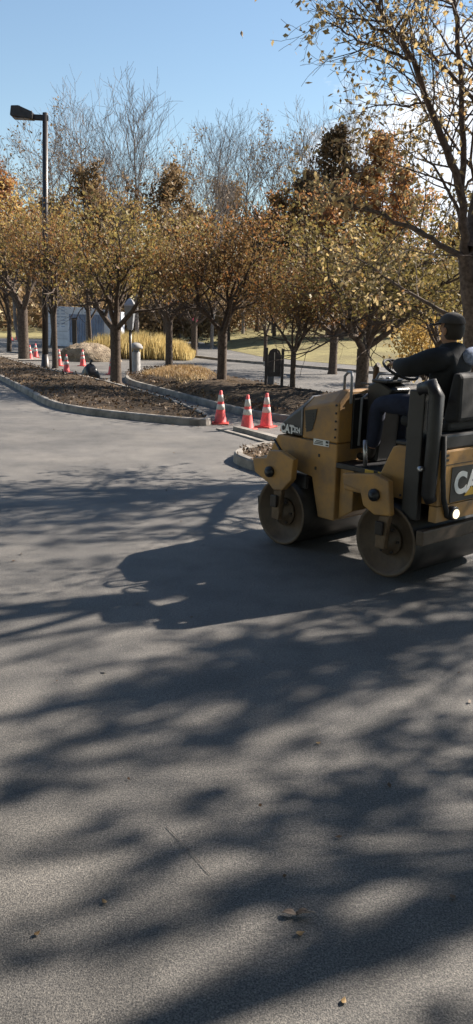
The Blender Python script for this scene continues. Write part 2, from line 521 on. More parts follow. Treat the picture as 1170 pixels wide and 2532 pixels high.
def tall_tree(seed, H, r0, nlimb=12, wander=.12, leaves=0, leafm='leaf_brown', bark='bark_grey', upright=1.0, maxd=3, rmin=0.009, leafsize=0.2, first=0.3):
    T = Tree(seed); rs = T.rs
    n = 9
    P = np.zeros((n, 3)); P[:, 2] = np.linspace(-0.1, H*0.93, n)
    P[1:, :2] += np.cumsum(rs.normal(size=(n-1, 2))*wander, 0)
    Rr = np.linspace(r0, 0.02, n)
    T.tube(P, Rr, 8)
    for i in range(nlimb):
        t = first + (0.97-first)*(i/(nlimb-1))
        q = t*(n-1); a = min(int(q), n-2); f = q-a
        p = P[a]*(1-f)+P[a+1]*f
        az = i*2.4+rs.uniform(-.5, .5)
        tilt = R(rs.uniform(24, 46))/upright
        d = np.array([math.cos(az)*math.sin(tilt), math.sin(az)*math.sin(tilt), math.cos(tilt)])
        L = H*(0.36*(1-t)+0.14)*rs.uniform(0.8, 1.15)
        T.grow(p, d, max(0.03, Rr[a]*0.5), L, 1, maxd, ang=(18, 42), up=0.09, wob=0.11, ratio=(0.45, 0.7), kids=(4, 4) if leaves else (3, 5), rmin=rmin, nleaf=leaves, lspread=0.2, start=0.15)
    return T.meshes('t', M[bark], M[leafm], leafsize)

def column_tree(seed, H, rad, n, leafm, leafsize=0.22):
    """evergreen / dense column crown made of clumps"""
    T = Tree(seed); rs = T.rs
    T.tube(np.array([[0, 0, -0.1], [0.05, 0, H*0.5], [0, 0, H*0.95]]), [0.16, 0.11, 0.02], 7)
    nb = 90
    for i in range(nb):
        z = H*(0.08+0.9*rs.uniform())
        prof = rad*(min(1, (H-z)/(H*0.45)))**0.7*rs.uniform(0.55, 1.12)
        az = rs.uniform(0, 2*math.pi)
        e = np.array([math.cos(az)*prof, math.sin(az)*prof, z+prof*0.45])
        b = np.array([0, 0, z])
        T.tube(np.array([b, (b+e)/2+[0, 0, -0.05], e]), [0.03, 0.02, 0.008], 3, twig=True)
        m = n//nb
        t = rs.uniform(0.25, 1.05, (m, 1))
        T.leaf.append(b*(1-t)+e*t+rs.normal(size=(m, 3))*np.array([0.22, 0.22, 0.3])*(0.5+prof*0.4))
    return T.meshes('t', M['bark'], M[leafm], leafsize)

def shrub_mesh(seed, rx, rz_, n, leafm, leafsize):
    rs = np.random.RandomState(seed)
    T = Tree(seed)
    for i in range(16):
        az = rs.uniform(0, 6.28); rr = rx*rs.uniform(0.2, 0.9)
        e = np.array([math.cos(az)*rr, math.sin(az)*rr, rz_*rs.uniform(0.55, 0.95)])
        T.tube(np.array([[0, 0, 0], e*0.5+[0, 0, .1], e]), [0.03, 0.02, 0.006], 4)
        T.leaf.append(e + rs.normal(size=(n//16, 3))*np.array([rx*.3, rx*.3, rz_*.24]))
    for C in T.leaf: C[:, 2] = np.abs(C[:, 2])
    return T.meshes('s', M['bark'], M[leafm], leafsize)

# ================================================================== THE GROUND
def chaikin(P, it=2, closed=True):
    for _ in range(it):
        Q = []
        n = len(P)
        for i in range(n if closed else n-1):
            a, b = P[i], P[(i+1) % n]
            Q += [a*0.75+b*0.25, a*0.25+b*0.75]
        if not closed: Q = [P[0]]+Q+[P[-1]]
        P = Q
    return P

g = MB()
g.add([(-600, -60, 0), (600, -60, 0), (600, 1500, 0), (-600, 1500, 0)], [(0, 1, 2, 3)])
tag(g.build('asphalt_ground', M['asphalt']), kind='structure')

def island(name, px, zc, hump, topmat, kerbh=0.15, kw=0.14, seed=1, humpm=1.0):
    P = [gnd(x, y) for x, y in px]
    P = chaikin([Vector((p.x, p.y, 0)) for p in P], 2)
    A = sum(P[i].x*P[(i+1) % len(P)].y - P[(i+1) % len(P)].x*P[i].y for i in range(len(P)))
    if A < 0: P.reverse()
    n = len(P)
    N = []
    for i in range(n):
        t = (P[(i+1) % n]-P[i-1]).normalized()
        N.append(Vector((-t.y, t.x, 0)))       # inward
    k = MB()
    vs = []
    for i in range(n):
        o, q = P[i], N[i]
        vs += [o+Vector((0, 0, -.05)), o+Vector((0, 0, kerbh*.85))+q*0.015, o+q*0.04+Vector((0, 0, kerbh)), o+q*kw+Vector((0, 0, kerbh)), o+q*kw+Vector((0, 0, -.05))]
    fs = []
    for i in range(n):
        j = (i+1) % n
        for a in range(4): fs.append((i*5+a, j*5+a, j*5+a+1, i*5+a+1))
    k.add(vs, fs)
    tag(k.build(name+'_kerb', M['kerb']), kind='structure')
    c = sum(P, Vector())/n
    rs = random.Random(seed)
    rings = 14
    vs = []; fs = []
    for r_ in range(rings):
        t = 1 - r_/rings
        for i in range(n):
            q = P[i]+N[i]*(kw-0.01)
            v = c+(q-c)*t
            d = (1-t)
            v.z = zc + (hump*(1-(1-min(1, d*2.2))**2) + (rs.uniform(-.03, .03)*humpm if r_ else 0))
            vs.append(v)
    vs.append(Vector((c.x, c.y, zc+hump)))
    for r_ in range(rings-1):
        for i in range(n):
            j = (i+1) % n
            fs.append((r_*n+i, r_*n+j, (r_+1)*n+j, (r_+1)*n+i))
    for i in range(n): fs.append(((rings-1)*n+i, (rings-1)*n+(i+1) % n, rings*n))
    b = MB(); b.add(vs, fs, 0, True)
    tag(b.build(name, topmat), kind='structure')
    return P, c

isl_a = [(-260, 868), (-60, 912), (0, 940), (60, 972), (120, 1008), (200, 1024), (300, 1036), (400, 1046), (480, 1053), (528, 1053),
         (520, 1040), (480, 1020), (400, 990), (290, 958), (200, 936), (100, 917), (0, 885), (-120, 862), (-260, 848)]
isl_b = [(296, 945), (330, 926), (400, 917), (470, 922), (560, 948), (640, 962), (760, 985), (900, 1005), (1010, 1030),
         (980, 1055), (860, 1055), (740, 1048), (640, 1036), (530, 1010), (400, 973)]
isl_c = [(572, 1138), (582, 1148), (620, 1163), (680, 1182), (760, 1195), (840, 1190), (860, 1150), (800, 1118), (720, 1108), (650, 1112), (600, 1122)]
PA, _ = island('verge', isl_a, 0.12, 0.06, M['mulch'], seed=1)
PB, _ = island('planting_bed', isl_b, 0.12, 0.22, M['mulch'], seed=2)
PC, _ = island('traffic_island', isl_c, 0.11, 0.02, M['mulch'], seed=3, kerbh=0.15)

def strip(name, px, w, h, mt, z0=-0.03):
    P = [gnd(*p) for p in px]; b = MB(); vs = []; fs = []
    for i, p in enumerate(P):
        t = (P[min(i+1, len(P)-1)]-P[max(i-1, 0)]).normalized(); q = Vector((-t.y, t.x, 0))*w/2
        vs += [p-q+Vector((0, 0, z0)), p-q+Vector((0, 0, h)), p+q+Vector((0, 0, h)), p+q+Vector((0, 0, z0))]
    for i in range(len(P)-1):
        for a in range(3): fs.append((i*4+a, i*4+a+4, i*4+a+5, i*4+a+1))
    fs += [(0, 1, 2, 3), tuple(4*(len(P)-1)+a for a in (3, 2, 1, 0))]
    b.add(vs, fs)
    return tag(b.build(name, mt), kind='structure')
strip('kerb', [(585, 1066), (640, 1080), (700, 1097), (800, 1122)], 0.16, 0.10, M['kerb'])
strip('gutter_kerb', [(540, 1062), (600, 1078), (680, 1102)], 0.10, 0.03, M['kerb'])
strip('far_kerb', [(470, 882), (560, 893), (700, 905), (900, 922), (1200, 945)], 0.18, 0.12, M['kerb'])
strip('far_path', [(-200, 846), (-60, 866), (20, 880), (75, 893)], 1.6, 0.06, M['kerb'])

lawn_px = [(560, 864), (640, 881), (760, 894), (900, 905), (1400, 935)]
LP = [gnd(*p) for p in lawn_px] + [Vector((200, 130, 1.9)), Vector((200, 300, 2.0)), Vector((-220, 300, 2.0)), Vector((-200, 130, 1.9)), Vector((-90, 78, 0.3))] + [gnd(60, 838), gnd(300, 838), gnd(500, 846)]
import bmesh
bm = bmesh.new()
fv = [bm.verts.new((p.x, p.y, 0.012)) for p in LP]
bm.faces.new(fv); bmesh.ops.triangulate(bm, faces=bm.faces[:])
for _ in range(5):
    bmesh.ops.subdivide_edges(bm, edges=[e for e in bm.edges if e.calc_length() > 9], cuts=1)
    bmesh.ops.triangulate(bm, faces=[f for f in bm.faces if len(f.verts) > 3])
EP = sorted([(p.x, p.y) for p in [gnd(*q) for q in lawn_px]+[gnd(60, 838), gnd(300, 838), gnd(500, 846)]])
EX = [a for a, _ in EP]; EY = [b_ for _, b_ in EP]
for v in bm.verts:
    front = float(np.interp(v.co.x, EX, EY))
    v.co.z = 0.012 + 1.25*max(0.0, min(1.0, (v.co.y-front-1.0)/48))
bm.normal_update()
b = MB(); b.add([v.co[:] for v in bm.verts], [tuple(v.index for v in f.verts) for f in (bm.verts.index_update() or bm.faces)], 0, True); bm.free()
tag(b.build('lawn', M['lawn']), kind='structure')
# dry turf on the mound of the planting bed
tp = [(345, 935), (400, 921), (470, 925), (545, 950), (560, 968), (520, 985), (420, 968), (360, 952)]
TP = chaikin([gnd(*p) for p in tp], 2); c = sum(TP, Vector())/len(TP)
n = len(TP); vs = []; fs = []; rg = 12; rs_t = random.Random(2)
for k in range(rg):
    t = 1-k/rg
    for p in TP: vs.append(Vector((c.x+(p.x-c.x)*t, c.y+(p.y-c.y)*t, .15+.30*(1-t**2.2)+(rs_t.uniform(-.035, .035) if k else -.03))))
vs.append(Vector((c.x, c.y, .45)))
for k in range(rg-1):
    for i in range(n): fs.append((k*n+i, k*n+(i+1) % n, (k+1)*n+(i+1) % n, (k+1)*n+i))
for i in range(n): fs.append(((rg-1)*n+i, (rg-1)*n+(i+1) % n, rg*n))
b = MB(); b.add(vs, fs, 0, True)
tag(b.build('dry_turf', M['drygrass']), kind='structure')
turf_c = c

# leaf litter: nobody could count it
def inpoly(x, y, P):
    c = False; n = len(P)
    for i in range(n):
        a, b = P[i], P[(i+1) % n]
        if (a.y > y) != (b.y > y) and x < (b.x-a.x)*(y-a.y)/(b.y-a.y)+a.x: c = not c
    return c
rs = np.random.RandomState(5)
def scatter(P, n, z):
    xs = [p.x for p in P]; ys = [p.y for p in P]; out = []
    while len(out) < n:
        x = rs.uniform(min(xs), max(xs)); y = rs.uniform(min(ys), max(ys))
        if inpoly(x, y, P): out.append((x, y, z+rs.uniform(0, .05)))
    return out
C = np.array(scatter(PA, 4200, .17)+scatter(PB, 3600, .24)+scatter(PC, 160, .13))
for i in range(len(C)):
    pass
V, F = leaf_cloud(rs, C, 0.085, 0)
o = bpy.data.objects.new('leaf_litter', np_mesh('leaf_litter', V, F, M['litter'])); COL.objects.link(o)
tag(o, kind='stuff')
G_ = np.array(scatter(TP, 2600, .0))
nn = len(G_)
dd_ = np.hypot((G_[:, 0]-turf_c.x)/max(abs(p.x-turf_c.x) for p in TP), (G_[:, 1]-turf_c.y)/max(abs(p.y-turf_c.y) for p in TP))
G_[:, 2] = .15+.30*(1-np.clip(dd_, 0, 1)**2.2)
ug = rs.normal(size=(nn, 3))*.45; ug[:, 2] = 1; ug *= rs.uniform(.04, .10, (nn, 1))
wg = np.cross(ug, rand_dirs(rs, nn)); wg /= np.linalg.norm(wg, axis=1, keepdims=True); wg *= .012
V, F = quads(G_+ug*.7, ug, wg)
o = bpy.data.objects.new('dry_grass', np_mesh('dry_grass', V, F, M['leaf_dry'])); COL.objects.link(o)
tag(o, kind='stuff')
# fallen leaves blown against the kerbs
L_ = []
for PP, k_ in ((PA, 380), (PB, 120), (PC, 70)):
    cx_ = sum(PP, Vector())/len(PP)
    for _ in range(k_):
        i_ = rs.randint(len(PP)); p_ = PP[i_]; q_ = PP[(i_+1) % len(PP)]; t_n = (q_-p_).normalized()
        o_ = Vector((t_n.y, -t_n.x, 0))*(0.04+abs(rs.normal())*.28)
        v_ = p_.lerp(q_, rs.uniform())+o_; L_.append((v_.x, v_.y, .012))
for _ in range(150):
    L_.append((rs.uniform(-4, 4), rs.uniform(2.5, 16), .01))
L_ = np.array(L_)
u_ = rand_dirs(rs, len(L_)); u_[:, 2] *= .25; w_n = np.cross(u_, np.array([0, 0, 1.])+rs.normal(size=(len(L_), 3))*.3); w_n /= np.linalg.norm(w_n, axis=1, keepdims=True)
sz_ = rs.uniform(.008, .026, (len(L_), 1))
V, F = quads(L_, u_*sz_, w_n*sz_*.5)
o = bpy.data.objects.new('fallen_leaves', np_mesh('fallen_leaves', V, F, M['litter'])); COL.objects.link(o)
tag(o, kind='stuff')
# stones on the small island
b = MB()
for q in scatter([gnd(*p) for p in [(600, 1128), (660, 1118), (740, 1120), (780, 1170), (680, 1168), (630, 1152)]], 90, .10):
    r = rs.uniform(.015, .04)
    mm = Matrix.Translation(q) @ Matrix.Rotation(rs.uniform(0, 6), 4, Vector(rand_dirs(rs, 1)[0])) @ Matrix.Diagonal((r, r*.8, r*.6, 1))
    b.lathe([(0.3, -1), (.85, -.5), (1, 0.1), (.7, .7), (.2, 1)], 7, mm)
tag(b.build('gravel', M['stone']), kind='stuff')

# ================================================================== TREES
def at_px(px, py): 
    p = gnd(px, py); return (p.x, p.y, 0.0)
V1 = vase_tree(11, 7.0, 0.215, 2.3, 1.35, 'leaf_rust', nl=11, leafsize=0.15, spreadl=.26)
V2 = vase_tree(23, 6.8, 0.19, 2.2, 1.2, 'leaf_brown2', nl=10, leafsize=0.15, nlimb=6, spreadl=.24)
V3 = vase_tree(37, 7.4, 0.16, 2.6, 1.1, 'leaf_brown2', nl=10, leafsize=0.15, spreadl=.24)
V4 = vase_tree(41, 6.7, 0.20, 1.8, 1.45, 'leaf_olive', nl=15, leafsize=0.15, nlimb=6, spreadl=.26)
V5 = vase_tree(47, 7.0, 0.2, 2.2, 1.2, 'leaf_rust', nl=11, leafsize=0.15, nlimb=4, spreadl=.24)
V6 = vase_tree(53, 7.0, 0.18, 2.5, 1.3, 'leaf_olive', nl=13, leafsize=0.15, nlimb=5, spreadl=.26)
def swap_leaf(ms, leafm):
    c = ms[1].copy(); c.materials[1] = M[leafm]; return (ms[0], c)
row = 'autumn trees along the verge'
TOPS = {287: 448, 548: 455, 137: 450, 60: 480, 418: 480, 722: 590, 892: 432, -30: 400, 1075: 560, 655: 650, 822: 520, 480: 600, 215: 560}
def place(ms, px, py, scale, rz, label, group=row, name='autumn_tree', cat='tree'):
    q = gnd(px, py); zt = aty(px, TOPS[px], q.y).z; f = zt/ms[1]['top']
    w_ = scale[0]*f if hasattr(scale, '__len__') else scale*f
    return tree_root(label, cat, (q.x, q.y, 0), rz, ms, (w_, w_, f), group, name)
place(V1, 287, 950, 1.0, 0.3, 'autumn tree with rust leaves and forked trunk in front of the golden grass')
place(V2, 548, 965, (0.95, 0.95, 0.98), 1.9, 'vase-shaped tree with brown trunk directly behind the leftmost near traffic cone')
place(V3, 137, 910, (0.85, 0.85, 1.0), 2.2, 'slim leaning tree just right of the tall lamp post')
place(V5, 60, 890, (1.15, 1.15, 1.1), 4.0, 'dark-trunked tree left of the lamp post beside an orange cone')
place(swap_leaf(V6, 'leaf_rust'), 418, 922, (0.95, 0.95, 1.0), 0.7, 'slender tree rising from the mound in front of the golden grass')
place(V3, 722, 986, (0.95, 0.95, 0.86), 3.6, 'narrow dark tree just right of the wooden sign board')
place(V4, 892, 992, (1.15, 1.15, 1.0), 0.9, 'spreading olive-leaved tree with low fork right behind the roller hood')
place(swap_leaf(V1, 'leaf_gold'), -30, 872, (1.2, 1.2, 1.25), 5.1, 'golden tree at the left edge of the picture')
place(V6, 1075, 975, (1.0, 1.0, 0.95), 2.7, 'dense olive tree filling the gap between the forked tree and the driver')
place(V3, 655, 900, (1.0, 1.0, 0.8), 5.3, 'thin-trunked tree on the lawn edge beyond the wooden sign board')
place(swap_leaf(V4, 'leaf_brown'), 822, 925, (1.0, 1.0, 1.0), 4.4, 'dark straight-trunked tree across the far road')
place(swap_leaf(V1, 'leaf_brown'), 480, 880, (1.0, 1.0, 1.15), 1.2, 'brown tree behind the right end of the golden grass')

# tall background trees
B1 = tall_tree(51, 17, 0.16, 15, maxd=4, nlimb=15) if False else tall_tree(51, 17, 0.17, 16, maxd=4)
B2 = tall_tree(57, 16, 0.15, 15, maxd=4, upright=1.25)
B3 = tall_tree(63, 14, 0.14, 16, maxd=4, upright=0.9, leaves=1, leafm='leaf_brown', leafsize=.2)
D1 = tall_tree(71, 12, 0.2, 16, leaves=14, leafm='leaf_brown', bark='bark', maxd=3, leafsize=0.34, first=.2, rmin=.02)
D2 = tall_tree(77, 12, 0.2, 15, leaves=14, leafm='leaf_orange', bark='bark', maxd=3, upright=1.2, leafsize=0.32, first=.2, rmin=.02)
C1 = column_tree(81, 14, 2.6, 12000, 'leaf_dark', 0.28)
C2 = swap_leaf(C1, 'leaf_orange')
def bg(ms, px, Y, top, H, rz, label, group, wid=1.0, name='bare_tree'):
    Y += 5 if px < 540 else 24
    p = aty(px, top+60, Y)
    zt = aty(px, top, Y).z
    s = zt/ms[1]['top']
    return tree_root(label, 'tree', (p.x, p.y, 0), rz, ms, (s*wid, s*wid, s), group, name)
gb = 'tall bare trees behind the autumn row'
bg(B1, 205, 52, 172, 17, 0.0, 'tallest bare tree, straight above the pale wall', gb)
bg(B2, 335, 54, 178, 16, 1.0, 'tall bare fan-shaped tree second from left in the skyline', gb, 1.15)
bg(B3, 112, 58, 235, 14, 2.0, 'grey bare tree whose crown shows behind the lamp head', gb, 1.1)
bg(B2, 532, 56, 240, 16, 3.1, 'bare tree with narrow top above the middle cones', gb)
bg(B1, 612, 60, 262, 17, 4.1, 'bare tree just right of the skyline gap centre', gb)
bg(B3, 690, 58, 250, 14, 5.1, 'fine-twigged bare tree left of the dark evergreen', gb)
bg(B2, 768, 62, 250, 16, 0.6, 'bare tree close against the left side of the dark evergreen', gb, 1.1)
bg(B1, 885, 54, 196, 17, 1.6, 'bare tree rising between the dark evergreen and the orange tree', gb, 0.8)
bg(B3, 445, 62, 300, 14, 2.6, 'lower bare tree in the skyline gap right of the fan-shaped one', gb)
bg(B1, 275, 64, 300, 17, 3.6, 'grey bare tree between the two tallest bare trees', gb)
bg(B3, 30, 64, 330, 14, 0.2, 'low bare tree at the far left under the lamp head', gb, 1.2)
gd = 'brown leafy trees in the background'
bg(D1, 215, 48, 372, 12, 0.4, 'brown leafy tree behind the tallest bare tree', gd, 0.9, 'leafy_tree')
bg(D1, 405, 47, 378, 12, 2.1, 'dark brown dome-shaped tree right of the fan-shaped bare tree', gd, 1.05, 'leafy_tree')
bg(D1, 572, 50, 415, 12, 4.0, 'brown tree above the leftmost near traffic cone', gd, 1.0, 'leafy_tree')
bg(D2, 5, 44, 395, 12, 5.0, 'golden orange tree at far left edge, taller one behind', gd, 1.0, 'leafy_tree')
bg(D2, 690, 52, 440, 12, 1.0, 'orange-brown tree left of the dark evergreen, lower than it', gd, 1.1, 'leafy_tree')
bg(C1, 832, 50, 285, 14, 0.0, 'dark brown-green evergreen column in the skyline', gd, 1.0, 'evergreen_tree')
bg(C1, 757, 53, 400, 14, 1.0, 'shorter dark evergreen left of the tall column', gd, 0.9, 'evergreen_tree')
bg(C2, 940, 49, 298, 14, 2.0, 'orange-brown column tree right of the dark evergreen', gd, 1.0, 'column_tree')
bg(D2, 1000, 46, 372, 12, 3.0, 'reddish tree just right of the orange-brown column tree', gd, 1.05, 'leafy_tree')
bg(D2, 860, 44, 425, 12, 4.5, 'orange-topped tree above the forked olive tree', gd, 1.2, 'leafy_tree')
bg(D1, 120, 55, 455, 12, 1.3, 'brown tree behind the lamp post', gd, 1.2, 'leafy_tree')
bg(D1, 310, 60, 470, 12, 3.3, 'brown tree low between the two tall bare trees', gd, 1.2, 'leafy_tree')
bg(D1, 490, 58, 480, 12, 5.3, 'brown tree beyond the right end of the golden grass', gd, 1.2, 'leafy_tree')
bg(D1, 1120, 50, 520, 12, 0.9, 'brown tree low behind the big right-hand tree', gd, 1.1, 'leafy_tree')
bg(D1, 640, 62, 500, 12, 2.9, 'brown tree low behind the wooden sign board', gd, 1.3, 'leafy_tree')

bg(D1, 230, 66, 540, 12, 3.3, 'brown tree standing behind the pale wall', gd, 1.3, 'leafy_tree')
# shrubs
SH = shrub_mesh(90, 1.3, 2.2, 2600, 'leaf_gold', 0.16)
SH2 = shrub_mesh(91, 1.6, 1.6, 2600, 'leaf_brown', 0.2)
tree_root('golden-green shrub between the forked tree and the driver', 'shrub', at_px(1050, 950), 0, SH, (0.95, 0.95, 1.0), None, 'shrub')
gs = 'brown shrubs at the foot of the far trees'
for i, (px, Y, sc, lb) in enumerate([(330, 62, 1.6, 'brown shrub behind the left part of the golden grass'), (410, 66, 1.8, 'brown shrub behind the middle of the golden grass'), (480, 70, 1.7, 'brown shrub by the pink road sign'),
        (545, 88, 2.2, 'brown shrub at the far left end of the lawn'), (980, 84, 2.2, 'brown shrub at the right end of the lawn, seen beside the driver')]):
    p = aty(px, 850, Y)
    tree_root(lb, 'shrub', (p.x, p.y, 0), i, SH2, sc, gs, 'shrub')

# far woodland, one mass
rs = np.random.RandomState(7)
n = 34000
x = rs.uniform(-75, 75, n); y = rs.uniform(88, 135, n)
hmax = 7.5+2.2*np.sin(x*0.31)+1.7*np.sin(x*0.83+1)+1.2*np.sin(x*2.1+y*.2)
z = hmax*rs.uniform(0.0, 1, n)**0.75
V, F = leaf_cloud(rs, np.stack([x, y, z], 1), 1.0, 0)
wo = bpy.data.objects.new('woodland', np_mesh('woodland', V, F, M['leaf_brown'])); COL.objects.link(wo)
tag(wo, kind='stuff')

# the big tree on the right, limbs traced in its own plane and given depth
T = Tree(101); rs = T.rs
Y0 = 12.4
def limb(pts, r0, r1, k=8, dy=0.0, kids=0, L=1.2, nleaf=2, maxd=2, kr=0.02, start=0.15, ysl=0.0):
    P = []
    for i, (px, py) in enumerate(pts):
        t = i/(len(pts)-1)
        v = aty(px, py, Y0+dy+ysl*t)
        P.append(np.array(v))
    P = np.array(P)
    # resample
    Q = [P[0]]
    for i in range(len(P)-1):
        for f in (0.33, 0.66, 1.0): Q.append(P[i]*(1-f)+P[i+1]*f + rs.normal(size=3)*0.012)
    Q = np.array(Q); Rr = np.linspace(r0, r1, len(Q))
    T.tube(Q, Rr, k)
    for j in range(kids):
        t = (start+(1-start)*(j+rs.uniform(0, 1))/kids)*(len(Q)-1); i = min(int(t), len(Q)-2); f = t-i
        p = Q[i]*(1-f)+Q[i+1]*f
        d = Q[i+1]-Q[i]; d /= np.linalg.norm(d)
        a = R(rs.uniform(30, 65)); s_ = rand_dirs(rs, 1)[0]; s_ -= d*(s_@d); s_ /= np.linalg.norm(s_)
        nd = d*math.cos(a)+s_*math.sin(a)
        T.grow(p, nd, min(kr, Rr[i]*.6), L*rs.uniform(.6, 1.2)*(1.25-0.6*t/len(Q)), 2-0, 2+maxd, ang=(25, 55), up=0.03, wob=0.15, ratio=(.5, .75), kids=(3, 4), rmin=0.0028, leafdepth=2, nleaf=nleaf, lspread=0.06, start=.2)
    return Q
base = gnd(1172, 1150)
bx = (1172, 1150)
limb([(1176, 1150), (1172, 1000), (1166, 850), (1160, 720), (1150, 630)], 0.175, 0.105, 12)
limb([(1150, 635), (1146, 560), (1141, 480), (1115, 400), (1083, 308), (1052, 225), (1021, 149), (990, 92), (955, 45), (919, 0), (860, -70), (800, -150)], 0.07, 0.010, 9, 0, 24, 1.2, 4, 2, .014, .2, -.8)
limb([(1141, 500), (1144, 359), (1142, 231), (1129, 51), (1124, 0), (1118, -150), (1100, -300)], 0.052, 0.016, 8, 0, 22, 1.2, 4, 2, .014, .15, .4)
limb([(1160, 640), (1200, 480), (1192, 330), (1170, 246), (1083, 154), (1047, 113), (1011, 97), (950, 60)], 0.045, 0.008, 7, 0.1, 14, .9, 4, 2, .012, .3, -.3)
limb([(1152, 640), (1103, 615), (1047, 580), (995, 554), (929, 523), (857, 502), (790, 492)], 0.048, 0.012, 7, 0, 12, .9, 5, 2, .012, .2, -.9)
limb([(1165, 810), (1100, 775), (1042, 744), (980, 703), (929, 667), (878, 636)], 0.04, 0.010, 6, 0, 9, .7, 5, 2, .011, .3, .8)
limb([(1146, 560), (1120, 500), (1103, 462), (1072, 410), (1030, 380), (980, 372)], 0.035, 0.006, 6, 0, 10, .8, 4, 2, .012, .2, .6)
limb([(1021, 149), (960, 128), (888, 97), (842, 72), (790, 50)], 0.025, 0.005, 6, -.35, 12, .7, 3, 1, .01, .1)
limb([(990, 92), (929, 67), (878, 31), (836, 5)], 0.022, 0.005, 6, -.4, 10, .7, 3, 1, .01, .1)
limb([(1060, 250), (1010, 262), (960, 260), (900, 268), (880, 290)], 0.018, 0.004, 5, -.2, 10, .6, 4, 1, .008, .1)
limb([(1170, 640), (1230, 520), (1330, 380), (1450, 250), (1560, 100)], 0.12, 0.02, 8, 0, 20, 1.5, 4, 2, .03, .2, 1.0)
limb([(1180, 700), (1290, 600), (1400, 520), (1520, 470)], 0.09, 0.02, 8, 0, 16, 1.4, 4, 2, .03, .2, -2.5)
limb([(1160, 620), (1180, 480), (1240, 300), (1270, 100), (1290, -100)], 0.11, 0.02, 8, 0, 20, 1.5, 4, 2, .03, .2, 2.2)
bt = thing('autumn_tree', 'big sparse-leaved tree leaning in from the right edge behind the driver', 'tree', (base.x, Y0, 0))
tm, cm = T.meshes('big', M['bark_big'], M['leaf_big'], 0.095, 0.5, keep=0.55)
for me, nm in ((tm, 'trunk'), (cm, 'crown')):
    o = bpy.data.objects.new(nm, me); COL.objects.link(o); o.parent = bt; o.location = (-base.x, -Y0, 0)

# trees beyond the right edge that shade the near asphalt
SHA = vase_tree(131, 8.6, 0.2, 2.6, 1.1, 'leaf_orange', nl=6, leafsize=0.16, nlimb=6, spreadl=.3)
SHB = vase_tree(137, 9.5, 0.2, 3.0, 1.0, 'leaf_rust', nl=5, leafsize=0.16, nlimb=5, spreadl=.3)
SHD = vase_tree(151, 8.6, 0.2, 1.6, 1.2, 'leaf_dark', nl=22, leafsize=0.34, nlimb=6, spreadl=.3)  # dense crown for the added sky-blocking trees
gsx = 'shade trees beyond the right edge of the picture'
SHC = tall_tree(141, 12.5, 0.20, 15, wander=.015, maxd=3, leaves=3, leafm='leaf_orange', bark='bark', first=.42, leafsize=.16)
for i, (x, y, ms, sc, rz_) in enumerate([(17.5, 9.6, SHB, 1.3, 4.0), (18.6, 13.4, SHB, 1.5, 1.2)]):
    tree_root('broad autumn tree right of the roller, its shadow falling over the near asphalt', 'tree', (x, y, 0), rz_, ms, sc, gsx, 'autumn_tree')
TZ = math.tan(SUN_EL)
rb_ = random.Random(77)
def broken(n, x0, x1, y0, y1, ln=(90, 330), ww=(.04, .11)):
    out = []
    for _ in range(n):
        x_ = rb_.uniform(x0, x1); y_ = rb_.uniform(y0, y1); l_ = rb_.uniform(*ln)
        out.append((x_, y_, x_+l_, y_-l_*rb_.uniform(.16, .34), rb_.uniform(*ww), rb_.uniform(.5, 1.0)))
    return out
def canopy_tree(seed, tx, ty, bands, label, leafm='leaf_rust'):
    """layered tree: long leafy sprays at different heights; its sprays are set to shade the lot as in the photograph"""
    T = Tree(seed); rs = T.rs
    T.tube(np.array([[0, 0, -.1], [0, 0, .3], [.1, .05, 3], [.15, 0, 6], [.1, .1, 9.5]]), [.34, .25, .2, .14, .04], 10)
    az = np.array([SUN_AZ.x, SUN_AZ.y, TZ])
    for (x0, y0, x1, y1, w_, dn) in bands:
        w_ *= 1.4
        g0 = np.array(gnd(x0, y0)); g1 = np.array(gnd(x1, y1)); L = np.linalg.norm(g1-g0)
        t0 = (tx-(g0[0]+g1[0])/2)*az[0]+(ty-(g0[1]+g1[1])/2)*az[1]
        n = int(260*dn*L*max(w_, .15))
        nc = max(2, int(L/.35))
        cc = (np.arange(nc)+rs.uniform(.1, .9, nc))/nc
        dtc = rs.uniform(-.9, .9, nc)
        cen = []
        for k in range(nc):
            p = g0+(g1-g0)*cc[k]
            q = p + az*(t0+dtc[k]-(cc[k]-.5)*L*.5) + rs.normal(size=3)*w_*.12
            cen.append(q)
        m_ = n//nc
        for q in cen:
            st = rs.normal(size=(m_, 3))*np.array([w_*.42, w_*.42, w_*.30])
            st += np.outer(rs.uniform(-.35, .35, m_), az)
            T.leaf.append(q-np.array([tx, ty, 0])+st)
        cen = [q-np.array([tx, ty, 0]) for q in cen]
        cen.sort(key=lambda q: q[0]**2+q[1]**2)
        for k, q in enumerate(cen):
            o_ = np.array([.12, .03, max(2.6, q[2]-1.0-.5*math.hypot(q[0], q[1]))]) if k % 3 == 0 else cen[k-1]
            mid = (o_+q)/2+rs.normal(size=3)*.12
            T.tube(np.array([o_, mid, q]), [.045 if k % 3 == 0 else .02, .018, .007], 5)
            for _ in range(5):
                e = q+rs.normal(size=3)*np.array([w_, w_, .3])*.9
                T.tube(np.array([q, (q+e)/2+rs.normal(size=3)*.03, e]), [.008, .006, .003], 3, twig=True)
    ms = T.meshes('t', M['bark'], M[leafm], .14)
    return tree_root(label, 'tree', (tx, ty, 0), 0, ms, 1.0, gsx, 'autumn_tree')
